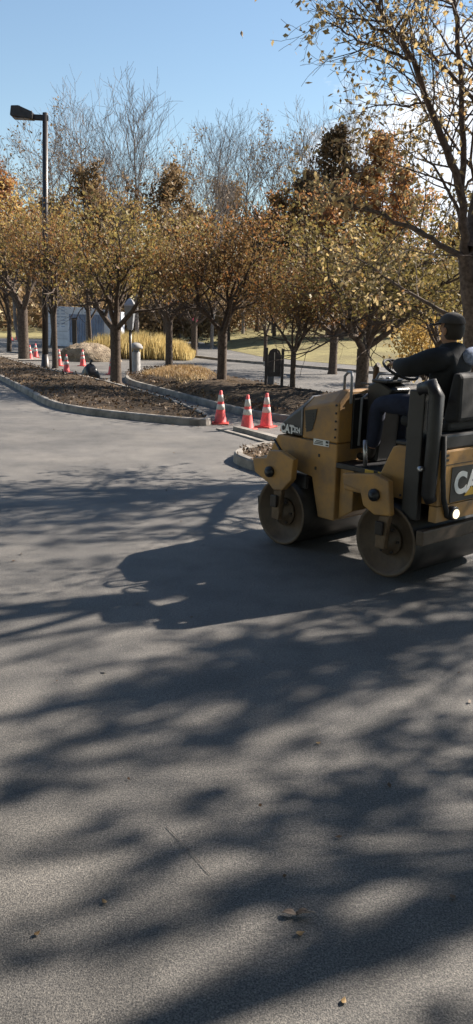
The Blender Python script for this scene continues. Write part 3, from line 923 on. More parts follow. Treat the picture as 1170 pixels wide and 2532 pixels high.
canopy_tree(201, 9.6, 9.95, [
    (700, 1570, 1150, 1470, .55, 1.1), (860, 1500, 1250, 1420, .6, 1.2), (470, 1655, 900, 1590, .36, 1.3), (560, 1625, 800, 1580, .3, 1.3),
    (60, 1850, 430, 1700, .26, 1.2), (180, 1740, 640, 1650, .30, 1.3), (430, 1740, 900, 1650, .26, 1.2), (600, 1780, 860, 1720, .22, .9),
    (880, 1700, 1170, 1630, .24, 1.1), (500, 1700, 1000, 1610, .3, 1.0), (640, 1850, 1000, 1790, .14, .9), (0, 1930, 330, 1850, .22, .8), (420, 1820, 720, 1770, .12, .8), (330, 1900, 620, 1830, .10, .7), (920, 1580, 1120, 1540, .14, .8)] + broken(14, 0, 1000, 1640, 1900),
    'wide-spreading autumn tree beyond the right edge, its layered branches shading the asphalt below the roller')
canopy_tree(211, 9.2, 7.20, [
    (960, 1950, 1250, 1830, .40, 1.2), (560, 2010, 1000, 1920, .16, 1.0), (760, 1990, 1200, 1900, .20, 1.1), (230, 2040, 620, 1960, .09, .7),
    (300, 2140, 700, 2050, .08, 1.0), (700, 2050, 1170, 1970, .13, 1.0), (430, 2520, 800, 2380, .11, 1.1), (800, 2400, 1200, 2200, .12, 1.3),
    (960, 2310, 1240, 2210, .10, 1.0), (0, 2290, 230, 2220, .13, .9), (60, 2110, 300, 2080, .08, .6), (520, 2240, 800, 2150, .06, .6), (1020, 2560, 1250, 2440, .10, .8)] + broken(16, -60, 1000, 1950, 2420, ww=(.03, .08)),
    'wide-spreading autumn tree beyond the right edge, its layered branches shading the asphalt nearest the camera', 'leaf_orange')
canopy_tree(221, 8.9, 15.3, [
    (-60, 1216, 640, 1200, .10, 1.0), (-80, 1262, 420, 1246, .42, 1.2), (-60, 1240, 560, 1226, .22, 1.0), (120, 1290, 640, 1268, .07, .8), (-60, 1322, 640, 1296, .09, 1.0),
    (-60, 1352, 600, 1322, .07, 1.0), (-60, 1400, 380, 1378, .06, .9), (300, 1215, 620, 1212, .12, .6), (-60, 1300, 300, 1290, .18, .9)],
    'wide-spreading autumn tree beyond the right edge, its branches streaking the lot ahead of the roller')
tree_root('tall straight-trunked tree right of the roller whose trunk throws one long thin shadow', 'tree', (6.3, 9.97, 0), 0, SHC, 1.0, gsx, 'autumn_tree')
for i, (x, y, ms, sc, rz_) in enumerate([(-9, -3, SHD, 1.9, 0.2), (-4, -8, SHD, 2.1, 2.0), (3.5, -7.5, SHD, 2.0, 4.0), (9, -3.5, SHD, 1.7, 5.0), (-13, 4, SHD, 1.8, 1.0)]):  # unseen trees added to cut the sky light on machine and near ground
    tree_root('broad autumn tree added out of view to block sky light on the near lot', 'tree', (x, y, 0), rz_, ms, sc, 'added sky-blocking trees round the near lot', 'autumn_tree')

# ornamental grass
rs = np.random.RandomState(17)
n = 12000
a0 = Vector(gnd(198, 880)); a1 = Vector(gnd(478, 888))
t = rs.uniform(0, 1, n); ww = rs.normal(size=n)*0.55
hh = 1.25*np.clip(np.sin(np.clip(t, .02, .98)*math.pi)**0.35, 0, 1)*(1+0.10*np.sin(t*37)+0.07*np.sin(t*91))
B0 = np.stack([a0.x+(a1.x-a0.x)*t, a0.y+(a1.y-a0.y)*t+ww*1.6, np.zeros(n)], 1)
d = rs.normal(size=(n, 3))*0.16; d[:, 2] = 1
Lg = (hh*rs.uniform(0.75, 1.12, n))[:, None]
U = d*Lg*0.5
wd = np.cross(U, rand_dirs(rs, n)); wd /= np.linalg.norm(wd, axis=1, keepdims=True); wd *= 0.028
V, F = quads(B0+U, U, wd)
o = bpy.data.objects.new('ornamental_grass', np_mesh('ornamental_grass', V, F, M['straw'])); COL.objects.link(o)
tag(o, kind='stuff')

# ================================================================== PROPS
# lamp post
p = gnd(112, 912)
lp = thing('street_lamp', 'tall dark parking lot lamp post with box lamp head at left', 'street lamp', (p.x, p.y, 0), 0)
lp.rotation_euler = (0, R(1.9), 0)
Ht = 9.78
MB().tube([(0, 0, 0.5), (0, 0, Ht)], [0.125, 0.105], 12).build('pole', M['polemetal'], lp)
MB().lathe([(0.2, -0.05), (0.2, 0.10), (0.17, 0.14), (0.13, 0.6)], 16).build('base', M['polemetal'], lp)
MB().box((-0.55, -0.07, Ht-0.28), (0.12, 0.07, Ht-0.08)).build('arm', M['polemetal'], lp, 0.02)
hb = MB().prism_y([(-1.32, Ht-0.18), (-1.28, Ht+0.16), (-1.0, Ht+0.18), (-0.62, Ht+0.04), (-0.45, Ht-0.02), (-0.45, Ht-0.28), (-1.28, Ht-0.22)], -0.22, 0.22).build('lamp_head', M['polemetal'], lp, 0.03)
MB().box((-1.22, -0.17, Ht-0.275), (-0.6, 0.17, Ht-0.262)).build('lens', M['greypaint'], hb)

# cones
def make_cone(label, group):
    r = thing('traffic_cone', label, 'traffic cone', (0, 0, 0), 0, group)
    MB().box((-.18, -.18, 0), (.18, .18, .03)).build('base', M['conebase'], r, 0.008)
    def rr(z): return 0.135 - (0.135-0.028)*(z-.03)/.68
    MB().lathe([(0.15, .03), (rr(.05), .05), (rr(.3), .3), (rr(.5), .5), (rr(.70), .70), (.02, .71)], 24).build('body', M['coneorange'], r)
    MB().lathe([(rr(.31)+.001, .31), (rr(.31)+.004, .312), (rr(.42)+.004, .42), (rr(.42)+.001, .422)], 24).build('collar', M['conewhite'], r)
    MB().lathe([(rr(.48)+.001, .48), (rr(.48)+.004, .482), (rr(.62)+.004, .62), (rr(.62)+.001, .622)], 24).build('collar', M['conewhite'], r)
    return r
gc = 'orange traffic cones around the paving work'
cones = [(545, 1048, 'traffic cone with two white collars, leftmost of the near three'),
         (611, 1063, 'nearest traffic cone, middle of the near three'),
         (658, 1056, 'traffic cone closest to the roller, rightmost of the near three'),
         (165, 921, 'orange cone on the drive just right of the leaning trunk'),
         (75, 890, 'orange cone beside the dark trunk at left'),
         (89, 884, 'partly hidden orange cone just behind the one beside the dark trunk'),
         (147, 905, 'orange cone mostly hidden behind the leaning trunk'),
         (205, 905, 'orange cone in front of the dirt pile'),
         (276, 926, 'orange cone half hidden by the rust-leaved tree trunk'),
         (28, 842, 'far left orange cone on the distant path'),
         (42, 840, 'far orange cone paired with the far left one')]
c0 = make_cone('', gc)
for i, (px, py, lb) in enumerate(cones):
    o = c0 if i == 0 else copy_thing(c0)
    q = gnd(px, py); o.location = (q.x, q.y, 0); o['label'] = lb
    o.rotation_euler = (0, 0, i*1.3)

# wooden sign board
q = gnd(676, 985)
sg = thing('sign_board', 'dark wooden sign board on two posts left of the narrow tree', 'sign', (q.x, q.y, 0), R(-6))
MB().box((-.27, -.05, -.1), (-.19, .05, 1.42)).build('post', M['wood'], sg, .008)
MB().box((.19, -.05, -.1), (.27, .05, 1.40)).build('post', M['wood'], sg, .008)
arch = [(-.185, .62), (.185, .62), (.185, 1.22), (.14, 1.34), (.05, 1.40), (-.05, 1.40), (-.14, 1.34), (-.185, 1.22)]
MB().prism_y(arch, -.03, .03).build('board', M['wood'], sg, .006)
MB().box((-.01, -.045, .75), (.01, -.032, 1.3)).build('rail', M['steel'], sg)
q = gnd(664, 978)
pd = thing('utility_pedestal', 'square blue-grey pedestal standing in front of the wooden sign board', 'utility box', (q.x, q.y-.15, 0), R(12))
MB().box((-.12, -.11, -.05), (.12, .11, .86)).build('post', M['bluegrey'], pd, .01)
MB().prism_y([(-.15, .862), (.17, .862), (.17, .93), (-.15, 1.0)], -.15, .15).build('cap', M['greypaint'], pd, .01)

# bollard
q = gnd(337, 934)
bo = thing('light_bollard', 'round grey bollard with domed cap beside the rust-leaved tree', 'bollard', (q.x, q.y, 0))
MB().lathe([(.19, -.05), (.19, .02), (.165, .04), (.155, .92), (.14, .94)], 24).build('shaft', M['concrete'], bo)
MB().lathe([(.11, .94), (.11, 1.06)], 20).build('lens', M['greypaint'], bo)
MB().lathe([(.20, 1.03), (.25, 1.06), (.25, 1.12), (.20, 1.20), (.11, 1.26), (.02, 1.28)], 24).build('cap', M['concrete'], bo)
# post lantern
q = gnd(314, 941)
pl = thing('post_lantern', 'slim post with tapered grey lantern head right behind the rust-leaved trunk', 'lantern', (q.x, q.y+1.0, 0))
MB().tube([(0, 0, -.05), (0, 0, 1.75)], .05, 10).build('post', M['polemetal'], pl)
MB().lathe([(.10, 1.72), (.13, 1.78), (.24, 2.45), (.25, 2.55), (.22, 2.56)], 4, Matrix.Rotation(R(40), 4, 'Z'), smooth=False).build('lamp_shade', M['greypaint'], pl, .01)
MB().lathe([(.28, 2.55), (.26, 2.60), (.12, 2.76), (.03, 2.82)], 4, Matrix.Rotation(R(40), 4, 'Z'), smooth=False).build('cap', M['steel'], pl)

# pale wall
q0 = aty(122, 820, 60); q1 = aty(300, 820, 57)
dx = q1-q0; Lw = math.hypot(dx.x, dx.y)
wl = thing('wall', 'pale blue-grey panelled wall behind the golden grass', 'wall', (q0.x, q0.y, 0), math.atan2(dx.y, dx.x))
ztop = aty(122, 756, 60).z
MB().prism_y([(-.2, -.1), (Lw, -.1), (Lw, ztop-.35), (Lw*.5, ztop-.08), (-.2, ztop)], 0, .4).build('slab', M['wallpale'], wl, .02)
b = MB()
for i in range(22): b.box((1.9+i*.14, -.05, .3), (1.97+i*.14, .01, ztop-.55))
b.build('ribbed_panel', M['wallblue'], wl)
b = MB()
rr_ = random.Random(4)
for r_ in range(7):
    for cx_ in (0.55, 1.15):
        b.box((cx_, -.02, 1.35+r_*.22), (cx_+rr_.uniform(.3, .48), .004, 1.40+r_*.22))
b.build('lettering', M['wallblue'], wl)
b = MB()
for i in range(5): b.box((-.2, -.012, .5+i*.52), (1.7, .006, .52+i*.52))
b.build('joints', M['greypaint'], wl)
q = gnd(186, 868)
pr = thing('gate_pillar', 'square dark pillar in front of the pale wall', 'pillar', (q.x, q.y, 0))
MB().box((-.13, -.13, -.05), (.13, .13, 1.95)).build('shaft', M['polemetal'], pr, .02)
MB().box((-.17, -.17, 1.951), (.17, .17, 2.03)).build('cap', M['polemetal'], pr, .02)

# dirt pile and black bag
def lump(name, mt, rx, ry, h, seed, label, cat, loc, k=44, rings=15, rough=.12, parent=None, jit=1.0):
    rs = random.Random(seed); vs = []; fs = []
    amp = [(rs.uniform(.5, 1), rs.randint(2, 5), rs.uniform(0, 6)) for _ in range(4)]
    for r_ in range(rings):
        t = r_/rings
        for j in range(k):
            a = 2*math.pi*j/k
            f = 1+rough*sum(A*math.sin(n*a+ph+t*3) for A, n, ph in amp)/2
            rad = math.cos(t*math.pi/2)**0.8*f*(1+rs.uniform(-.06, .06)*jit)
            vs.append((rx*rad*math.cos(a), ry*rad*math.sin(a), -.03+h*math.sin(t*math.pi/2)*(1+rs.uniform(-.1, .1)*jit)))
    vs.append((0, 0, h))
    for r_ in range(rings-1):
        for j in range(k): fs.append((r_*k+j, r_*k+(j+1) % k, (r_+1)*k+(j+1) % k, (r_+1)*k+j))
    for j in range(k): fs.append(((rings-1)*k+j, (rings-1)*k+(j+1) % k, rings*k))
    b = MB(); b.add(vs, fs, 0, True)
    o = b.build(name, mt, parent, loc=loc)
    if label: tag(o, label, cat)
    return o
q = gnd(215, 893); lump('dirt_pile', M['dirt'], 1.5, 1.3, .85, 3, 'low brown heap of dug-up soil behind the cones', 'dirt pile', (q.x, q.y+.6, 0))
q = gnd(224, 934)
bg_ = thing('rubbish_bag', 'lumpy black plastic bag beside the rust-leaved tree trunk', 'bag', (q.x, q.y, 0))
lump('sack', M['bag'], .33, .30, .52, 9, None, None, (0, 0, 0), parent=bg_, rough=.25, jit=.35)
MB().tube([(0, 0, .48), (.02, 0, .56), (.08, .02, .62)], [.05, .035, .07], 8).build('knot', M['bag'], bg_)

# far pink road sign
q = aty(482, 812, 62)
ps = thing('road_work_sign', 'small bright pink sign on a stand far behind the golden grass', 'sign', (q.x, q.y, 0), R(35))
MB().add([(-.32, 0, 1.95), (0, 0, 1.5), (.32, 0, 1.95), (0, 0, 2.4), (-.32, .03, 1.95), (0, .03, 1.5), (.32, .03, 1.95), (0, .03, 2.4)], [(0, 1, 2, 3), (7, 6, 5, 4), (0, 4, 5, 1), (1, 5, 6, 2), (2, 6, 7, 3), (3, 7, 4, 0)]).build('panel', M['pink'], ps)
MB().tube([(0, .05, 0), (0, .05, 1.6)], .025, 6).build('post', M['steel'], ps)
MB().tube([(-.4, .05, .02), (.4, .05, .02)], .025, 6).build('foot', M['steel'], ps)

# debris on the near asphalt
def dry_leaf(px, py, size, label, mt, curl=0.35, rz=0.0, z=0.0, group=None, stand=0.0):
    q = gnd(px, py)
    vs = []; fs = []
    prof = [(-1, .02), (-.7, .42), (-.3, .62), (.15, .55), (.55, .34), (.85, .12), (1, .02)]
    for i, (u, wv) in enumerate(prof):
        zc = curl*(u*u)*.5
        vs += [(u*.5, -wv*.5, zc+.35*curl*wv+.03*math.sin(i*2.1)), (u*.5, 0, zc*.8+.04), (u*.5, wv*.5, zc+.5*curl*wv)]
    for i in range(len(prof)-1):
        for a in (0, 1): fs.append((i*3+a, i*3+a+1, i*3+a+4, i*3+a+3))
    vs = [Vector(v)*size for v in vs]
    b = MB(); b.add(vs, fs, 0, True)
    b.tube([(size*.48, 0, curl*.3*size), (size*.7, size*.05, .02*size)], size*.012, 4)
    o = b.build('dry_leaf', mt)
    sm = o.modifiers.new('s', 'SOLIDIFY'); sm.thickness = size*.015
    o.location = (q.x, q.y, z+.004); o.rotation_euler = (stand, 0, rz)
    tag(o, label, 'leaf', group)
    return o
dry_leaf(742, 2312, .034, 'small pale curled leaf just below the crumpled leaf', M['leaf_dry'], .5, .3)
dry_leaf(850, 2478, .03, 'small tan leaf near the bottom of the asphalt', M['leaf_dry'], .4, 1.2)
dry_leaf(258, 2233, .03, 'tiny pale leaf alone on the left asphalt', M['leaf_dry'], .5, 2.2)
dry_leaf(92, 2312, .028, 'tiny dark leaf near the lower left edge', M['leaf_brown'], .5, 1.0)
dry_leaf(787, 1840, .03, 'small pale leaf in the dappled shade below the roller', M['leaf_dry'], .5, .5)
# the crumpled leaf: three folded lobes round one midrib
q = gnd(733, 2268)
b = MB()
rs_ = random.Random(8)
for a, s_, cz in ((2.9, .8, .45), (0.25, .75, .7), (0.9, .4, .9)):
    vs = []; fs = []
    for i in range(7):
        u = i/6; wv = .32*math.sin(math.pi*min(1, u*1.02))**.7+.01
        for j in (-1, -.4, .4, 1):
            x_ = u*math.cos(a)-j*wv*math.sin(a); y_ = u*math.sin(a)+j*wv*math.cos(a)
            vs.append(Vector((x_, y_*.8, .12+cz*(u*.55+abs(j)*.5*wv*2)-.5*u*u*cz+rs_.uniform(-.03, .03)))*.072*s_)
    for i in range(6):
        for j in range(3): fs.append((i*4+j, i*4+j+1, i*4+j+5, i*4+j+4))
    b.add(vs, fs, 0, True)
b.tube([(0, 0, .006), (.03, .012, .02), (.075, .012, .012)], .0018, 5)
o = b.build('crumpled_leaf', M['leaf_dusk']); o.location = (q.x, q.y, 0.002)
sm = o.modifiers.new('s', 'SOLIDIFY'); sm.thickness = .002
tag(o, 'crumpled brown leaf casting a small black shadow on the near asphalt', 'leaf')
# thin stick
q0 = gnd(412, 2045); q1 = gnd(520, 2165)
b = MB(); b.tube([q0+Vector((0, 0, .006)), (q0+q1)/2+Vector((.006, 0, .008)), q1+Vector((0, 0, .006))], [.0014, .0018, .0012], 6)
tag(b.build('twig', M['bark_grey']), 'thin straight twig lying on the near asphalt', 'twig')
# leaves drifting down in the sky
for (px, py, Y, sz, lb) in ((597, 85, 9, .06, 'dark falling leaf high in the clear sky'), (743, 75, 12, .05, 'smaller falling leaf right of the first in the sky')):
    q = aty(px, py, Y)
    o = dry_leaf(585, 1500, sz, lb, M['leaf_dark'], .4, 1.0, 0)
    o.name = 'falling_leaf'; o.location = q; o.rotation_euler = (1.2, 1.3 if Y == 9 else .2, .4)

# ================================================================== THE ROLLER
a_ = gnd(690, 1345); b_ = gnd(945, 1425)
hv = (a_-b_).normalized(); lv = Vector((-hv.y, hv.x, 0))
W = 1.15
OR = (a_+b_)/2 - lv*W/2
ANG = math.atan2(hv.y, hv.x)
RO = thing('road_roller', 'dusty yellow tandem asphalt roller with a driver seated on top', 'roller', (OR.x, OR.y, 0), ANG)
Yl, Bk = M['yellow'], M['black']

def chamfer_loft(st, mt, name, parent, bevel=.012):
    """st: list of (x, y half, z bottom, z side, y inner, z top)"""
    vs = []; fs = []
    for x_, yh, zb, zs, yi, zt in st:
        vs += [(x_, yh, zb), (x_, yh, zs), (x_, yi, zt), (x_, -yi, zt), (x_, -yh, zs), (x_, -yh, zb)]
    for i in range(len(st)-1):
        for j in range(6): fs.append((i*6+j, i*6+(j+1) % 6, (i+1)*6+(j+1) % 6, (i+1)*6+j))
    fs.append((5, 4, 3, 2, 1, 0)); n = (len(st)-1)*6; fs.append(tuple(n+j for j in range(6)))
    b = MB(); b.add(vs, fs); return b.build(name, mt, parent, bevel)

# drums
def drum(cx):
    r = .33; mt = Matrix.Translation((cx, 0, r)) @ Matrix.Rotation(R(90), 4, 'X')
    d = MB().lathe([(.0, -.50), (.27, -.50), (.295, -.565), (.325, -.575), (.33, -.57), (.33, .57), (.325, .575), (.295, .565), (.27, .50), (.0, .50)], 48, mt)
    for i_ in range(4*48, 5*48): d.mi[i_] = 1  # rolling face gets the colour with shade painted in
    d = d.build('drum', [M['drum'], M['shadedrum']], RO)
    for s in (1, -1):
        hm = Matrix.Translation((cx, s*.5, r)) @ Matrix.Rotation(R(-90*s), 4, 'X')
        MB().lathe([(.14, 0), (.14, .03), (.09, .035), (.09, .085), (.0, .085)], 20, hm).build('hub', M['drum'], d)
        for k in range(6):
            t = k*math.pi/3
            MB().lathe([(.014, .03), (.014, .05)], 6, hm @ Matrix.Translation((.115*math.cos(t), .115*math.sin(t), 0))).build('bolt', M['polemetal'], d)
    return d
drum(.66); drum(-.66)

# front yokes and arms
def yoke(x0, s, fr=True):
    """x0: drum centre. hanging arm outside the drum with bracket above it"""
    ya, yb = (.585*s, .66*s) if s > 0 else (-.66, -.585)
    o = 1 if fr else -1
    pr_ = [(x0+.14, .87), (x0+.34, .84), (x0+.30, .70), (x0+.10, .62), (x0+.02, .56), (x0-.10, .58), (x0-.22, .70), (x0-.24, .90), (x0-.05, .96), (x0+.10, .95)] if fr else \
          [(x0+.46, .87), (x0+.44, .77), (x0+.24, .74), (x0+.20, .62), (x0+.07, .56), (x0-.10, .58), (x0-.06, .88), (x0+.10, .92)]
    y = MB().prism_y(pr_, ya, yb).build('yoke', Yl, RO, .012)
    # pivot block and bolts
    yo = .66*s
    MB().lathe([(.055, 0), (.055, .03), (.035, .035), (.035, .05), (0, .05)], 16, Matrix.Translation((x0+.07, yo, .74)) @ Matrix.Rotation(R(-90*s), 4, 'X')).build('pivot', Bk, y)
    MB().box((x0-.05, yo-.0, .40) if s > 0 else (x0-.05, yo-.03, .40), (x0+.03, yo+.03, .52) if s > 0 else (x0+.03, yo, .52)).build('motor_cover', M['polemetal'], y, .008)
    MB().prism_y([(x0-.085, .579), (x0+.02, .559), (x0+.05, .40), (x0+.05, .27), (x0-.05, .27), (x0-.06, .40)], ya+.006, yb-.012).build('hub_arm', M['armgrime'], y, .01)
    return y
for s in (1, -1):
    yoke(.66, s, True); yoke(-.66, s, False)
MB().box((.80, -.584, .74), (.97, .584, .86)).build('front_beam', Yl, RO, .015)
MB().box((-.40, -.584, .70), (-.16, .584, .80)).build('rear_beam', Yl, RO, .015)
# scraper bars
MB().box((.985, -.56, .36), (1.01, .56, .44)).build('scraper', Bk, RO, .004)
# front body: lower frame with the wheel arch
prof = [(.06, .34), (.27, .34), (.33, .56), (.37, .72), (.60, .755), (.86, .80), (.96, .92), (.86, 1.08), (.06, 1.08)]
fb = MB().prism_y(prof, -.45, .45).build('front_frame', Yl, RO, .015)
MB().box((.40, .452, .60), (.66, .50, .735)).build('arch_liner', Bk, fb, .01)
# hood
hd = chamfer_loft([(.06, .45, 1.082, 1.46, .32, 1.575), (.14, .45, 1.082, 1.46, .32, 1.58), (.52, .45, 1.082, 1.375, .31, 1.475)], Yl, 'hood', RO, .018)
ng = chamfer_loft([(.523, .452, 1.10, 1.372, .31, 1.472), (.545, .452, 1.10, 1.365, .31, 1.465), (.84, .40, 1.09, 1.20, .30, 1.27), (.88, .38, 1.09, 1.15, .29, 1.20)], Bk, 'grille_panel', RO, .01)
# trim edge between hood and grille
MB().tube([(.522, .455, 1.11), (.522, .455, 1.375), (.522, .315, 1.478), (.522, -.315, 1.478), (.522, -.455, 1.375)], .011, 6).build('trim', M['greypaint'], hd)
for pts_ in ([(.29, .4508, 1.10), (.29, .4508, 1.42)],):
    pass
MB().box((.07, .4502, 1.076), (.52, .4535, 1.084)).build('panel_gap', M['dark_print'], hd)
for k in range(5): MB().lathe([(.011, 0), (.011, .008), (0, .009)], 6, Matrix.Translation((.09, .4502, 1.14+k*.075)) @ Matrix.Rotation(R(-90), 4, 'X')).build('bolt', M['polemetal'], hd)
MB().box((.10, -.30, 1.583), (.44, -.28, 1.60)).build('hood_handle', Bk, hd, .004)
# recessed dark vent in the hood side
MB().prism_y([(.49, 1.355), (.33, 1.385), (.35, 1.28), (.39, 1.17), (.46, 1.15)], .4505, .456).build('vent', M['dark_print'], hd)
b = MB()
for k in range(6): b.box((.37, .457, 1.19+k*.028), (.47, .461, 1.20+k*.028))
b.build('vent_slats', Bk, hd)
MB().box((.16, .4505, 1.04), (.36, .455, 1.10)).build('warning_label', M['white'], hd)
b = MB()
for k in range(3): b.box((.235+.002*k, .4552, 1.052+k*.014), (.35-.012*k, .4565, 1.060+k*.014))
b.box((.165, .4552, 1.048), (.20, .4565, 1.06)); b.box((.165, .4552, 1.072), (.20, .4565, 1.094))
b.build('label_print', M['dark_print'], hd)
for (x_, z_) in ((.27, .93), (.31, .80)):
    MB().box((x_, .4505, z_), (x_+.022, .4545, z_+.03)).build('latch', M['dark_print'], fb)
MB().tube([(.90, .455, 1.02), (.78, .458, .90), (.66, .458, .80)], .012, 6).build('hose', Bk, fb)
MB().lathe([(.03, 0), (.03, .02), (.02, .03), (0, .03)], 12, Matrix.Translation((.60, -.20, 1.44))).build('filler_cap', M['orange'], hd)
MB().box((.885, .33, 1.10), (.90, .38, 1.15)).build('side_marker', M['orange'], ng, .004)
MB().box((.885, -.38, 1.10), (.90, -.33, 1.15)).build('side_marker', M['orange'], ng, .004)
# rear wall of hood: black recess with lighter edges
MB().box((.035, -.30, 1.02), (.058, .27, 1.54)).build('hood_rear_panel', Bk, hd, .006)
MB().tube([(.03, .18, 1.05), (.02, .18, 1.50), (.02, .10, 1.53)], .014, 6).build('hose', M['greypaint'], hd)
MB().tube([(.03, .02, 1.03), (.015, .02, 1.45), (.02, -.08, 1.52)], .012, 6).build('hose', Bk, hd)
# articulation and platform
MB().box((-.30, -.17, .46), (.058, .17, .84)).build('articulation_joint', M['rubber'], RO, .02)
MB().tube([(-.25, .24, .62), (.06, .26, .66)], .03, 10).build('steering_cylinder', M['steel'], RO)
MB().prism_y([(.055, .86), (.055, .91), (-.60, .91), (-.60, .86)], -.46, .46).build('platform', Bk, RO, .006)
MB().prism_y([(.05, .36), (.05, .855), (-.12, .855), (-.12, .46)], -.40, .40).build('frame_rear_plate', Yl, RO, .01)
for k, (y_, c_) in enumerate(((.30, .02), (.24, -.01), (.36, .0))):
    MB().tube([(.10, y_, .80), (-.02, y_+.03, .70+c_), (-.16, y_+.06, .66+c_), (-.30, y_+.03, .74+c_), (-.42, y_, .78)], .014, 7).build('hydraulic_hose', M['rubber'], RO)
for s_ in (-.40, -.55): MB().box((s_, .4605, .868), (s_+.10, .464, .902)).build('tread_marker', M['cat_yellow'], RO)
# console
MB().prism_y([(-.02, .915), (-.16, .915), (-.20, 1.40), (-.30, 1.60), (-.12, 1.68), (.0, 1.62)], -.14, .14).build('console', Bk, RO, .02)
cs = MB().box((-.27, -.16, 1.655), (-.08, .18, 1.685)).build('dashboard', Bk, RO, .01)
b = MB()
for k in range(3): b.lathe([(.022, 0), (.022, .012), (0, .012)], 14, Matrix.Translation((-.13-.0*k, -.1+k*.1, 1.686)))
b.build('gauges', M['steel'], cs)
sw = MB()
cpt = Vector((-.29, .03, 1.78)); tl = Matrix.Translation(cpt) @ Matrix.Rotation(R(-28), 4, 'Y')
ring = [tl @ Vector((.17*math.cos(t), .17*math.sin(t), 0)) for t in [2*math.pi*k/28 for k in range(29)]]
sw.tube(ring, .013, 8, cap=False)
for k in range(3):
    t = k*2.094; sw.tube([tl @ Vector((0, 0, -.01)), tl @ Vector((.165*math.cos(t), .165*math.sin(t), 0))], .01, 6)
sw.tube([tl @ Vector((0, 0, .01)), (-.20, .03, 1.64)], .022, 8)
sw.build('steering_wheel', M['rubber'], RO)
# grab rails by the hood rear
MB().tube([(.0, .36, 1.46), (.0, .36, 1.70), (.03, .33, 1.74), (.10, .30, 1.74), (.14, .30, 1.70), (.14, .30, 1.56)], .014, 8).build('grab_rail', M['greypaint'], RO)
MB().tube([(.05, .0, 1.60), (-.02, .0, 1.72), (-.02, -.35, 1.72), (.05, -.38, 1.56)], .013, 8).build('grab_rail', M['greypaint'], RO)
MB().tube([(.10, -.10, 1.57), (.10, -.10, 1.78), (.07, -.10, 1.80)], .03, 10).build('exhaust', M['drum'], RO)
MB().tube([(-.28, .44, .92), (-.26, .44, 1.16)], .018, 8).build('step_rail', M['steel'], RO)
# rear body
rb = MB().prism_y([(-1.10, .70), (-1.10, 1.17), (-.66, 1.17), (-.60, 1.15), (-.46, .86), (-.40, .80), (-.40, .70)], -.47, .47).build('rear_body', Yl, RO, .015)
MB().prism_y([(-1.10, .56), (-1.10, .698), (-1.02, .698), (-1.02, .56)], -.47, .47).build('rear_skirt', Yl, rb, .006)
MB().box((-1.075, -.585, .37), (-1.0, .60, .50)).build('bumper', M['drum'], RO, .012)
# decal on the rear face
dc = MB().box((-1.106, -.31, .715), (-1.101, .30, 1.02)).build('decal', M['dark_print'], rb)

def text(body, size, M3, loc, mt, name, parent, off=0.0, sx=1.0, ext=.002):
    cu = bpy.data.curves.new(name, 'FONT'); cu.body = body; cu.size = size; cu.extrude = ext
    cu.offset = off; cu.align_x = 'CENTER'; cu.align_y = 'CENTER'; cu.space_character = 1.02
    to = bpy.data.objects.new('tmp', cu); COL.objects.link(to)
    dg = bpy.context.evaluated_depsgraph_get()
    me = bpy.data.meshes.new_from_object(to.evaluated_get(dg))
    bpy.data.objects.remove(to)
    me.transform(Matrix.Diagonal((sx, 1, 1, 1)))
    me.transform(M3.to_4x4()); me.materials.clear(); me.materials.append(mt)
    o = bpy.data.objects.new(name, me); COL.objects.link(o); o.parent = parent; o.location = loc
    return o
REAR = Matrix(((0, 0, -1), (-1, 0, 0), (0, 1, 0)))     # columns: x->-y, y->z, z->-x
SIDE = Matrix(((-1, 0, 0), (0, 0, 1), (0, 1, 0)))      # columns: x->-x, y->z, z->+y
text('CAT', .255, REAR, (-1.108, -.005, .865), M['white'], 'lettering', dc, off=.011, sx=1.02)
MB().add([(-1.1125, .10, .752), (-1.1125, -.11, .752), (-1.1125, -.005, .83), (-1.109, .10, .752), (-1.109, -.11, .752), (-1.109, -.005, .83)], [(0, 2, 1), (0, 1, 4, 3), (1, 2, 5, 4), (2, 0, 3, 5)]).build('triangle_mark', M['cat_yellow'], dc)
# small decal on the grille
NM = Matrix.Rotation(R(-9.9), 3, 'Z') @ SIDE
text('CAT', .115, NM, (.755, .425, 1.143), M['white'], 'lettering', ng, off=.005)
text('CB24', .075, NM, (.61, .451, 1.150), M['white'], 'lettering', ng, off=.002, sx=.9)
# lights
for s in (1, -1):
    h = MB().lathe([(.062, 0), (.062, .05), (.05, .055), (.0, .05)], 20, Matrix.Translation((-1.102, .27*s, .625)) @ Matrix.Rotation(R(-90), 4, 'Y')).build('headlight', Bk, RO)
    MB().lathe([(.040, 0), (.040, .012), (.03, .02), (0, .022)], 20, Matrix.Translation((-1.155, .27*s, .625)) @ Matrix.Rotation(R(-90), 4, 'Y')).build('lens', M['lit'], h)
for k in range(4): MB().lathe([(.012, 0), (.012, .009), (0, .01)], 6, Matrix.Translation((-.50-.11*k, .4705, .735)) @ Matrix.Rotation(R(-90), 4, 'X')).build('bolt', M['polemetal'], rb)
MB().box((-1.1035, -.47, 1.045), (-1.1005, .47, 1.051)).build('panel_gap', M['dark_print'], rb)
# door hinge marks on the rear face
for z_ in (1.08, 1.12): MB().box((-1.108, .36, z_), (-1.101, .40, z_+.02)).build('hinge', M['dark_print'], rb)
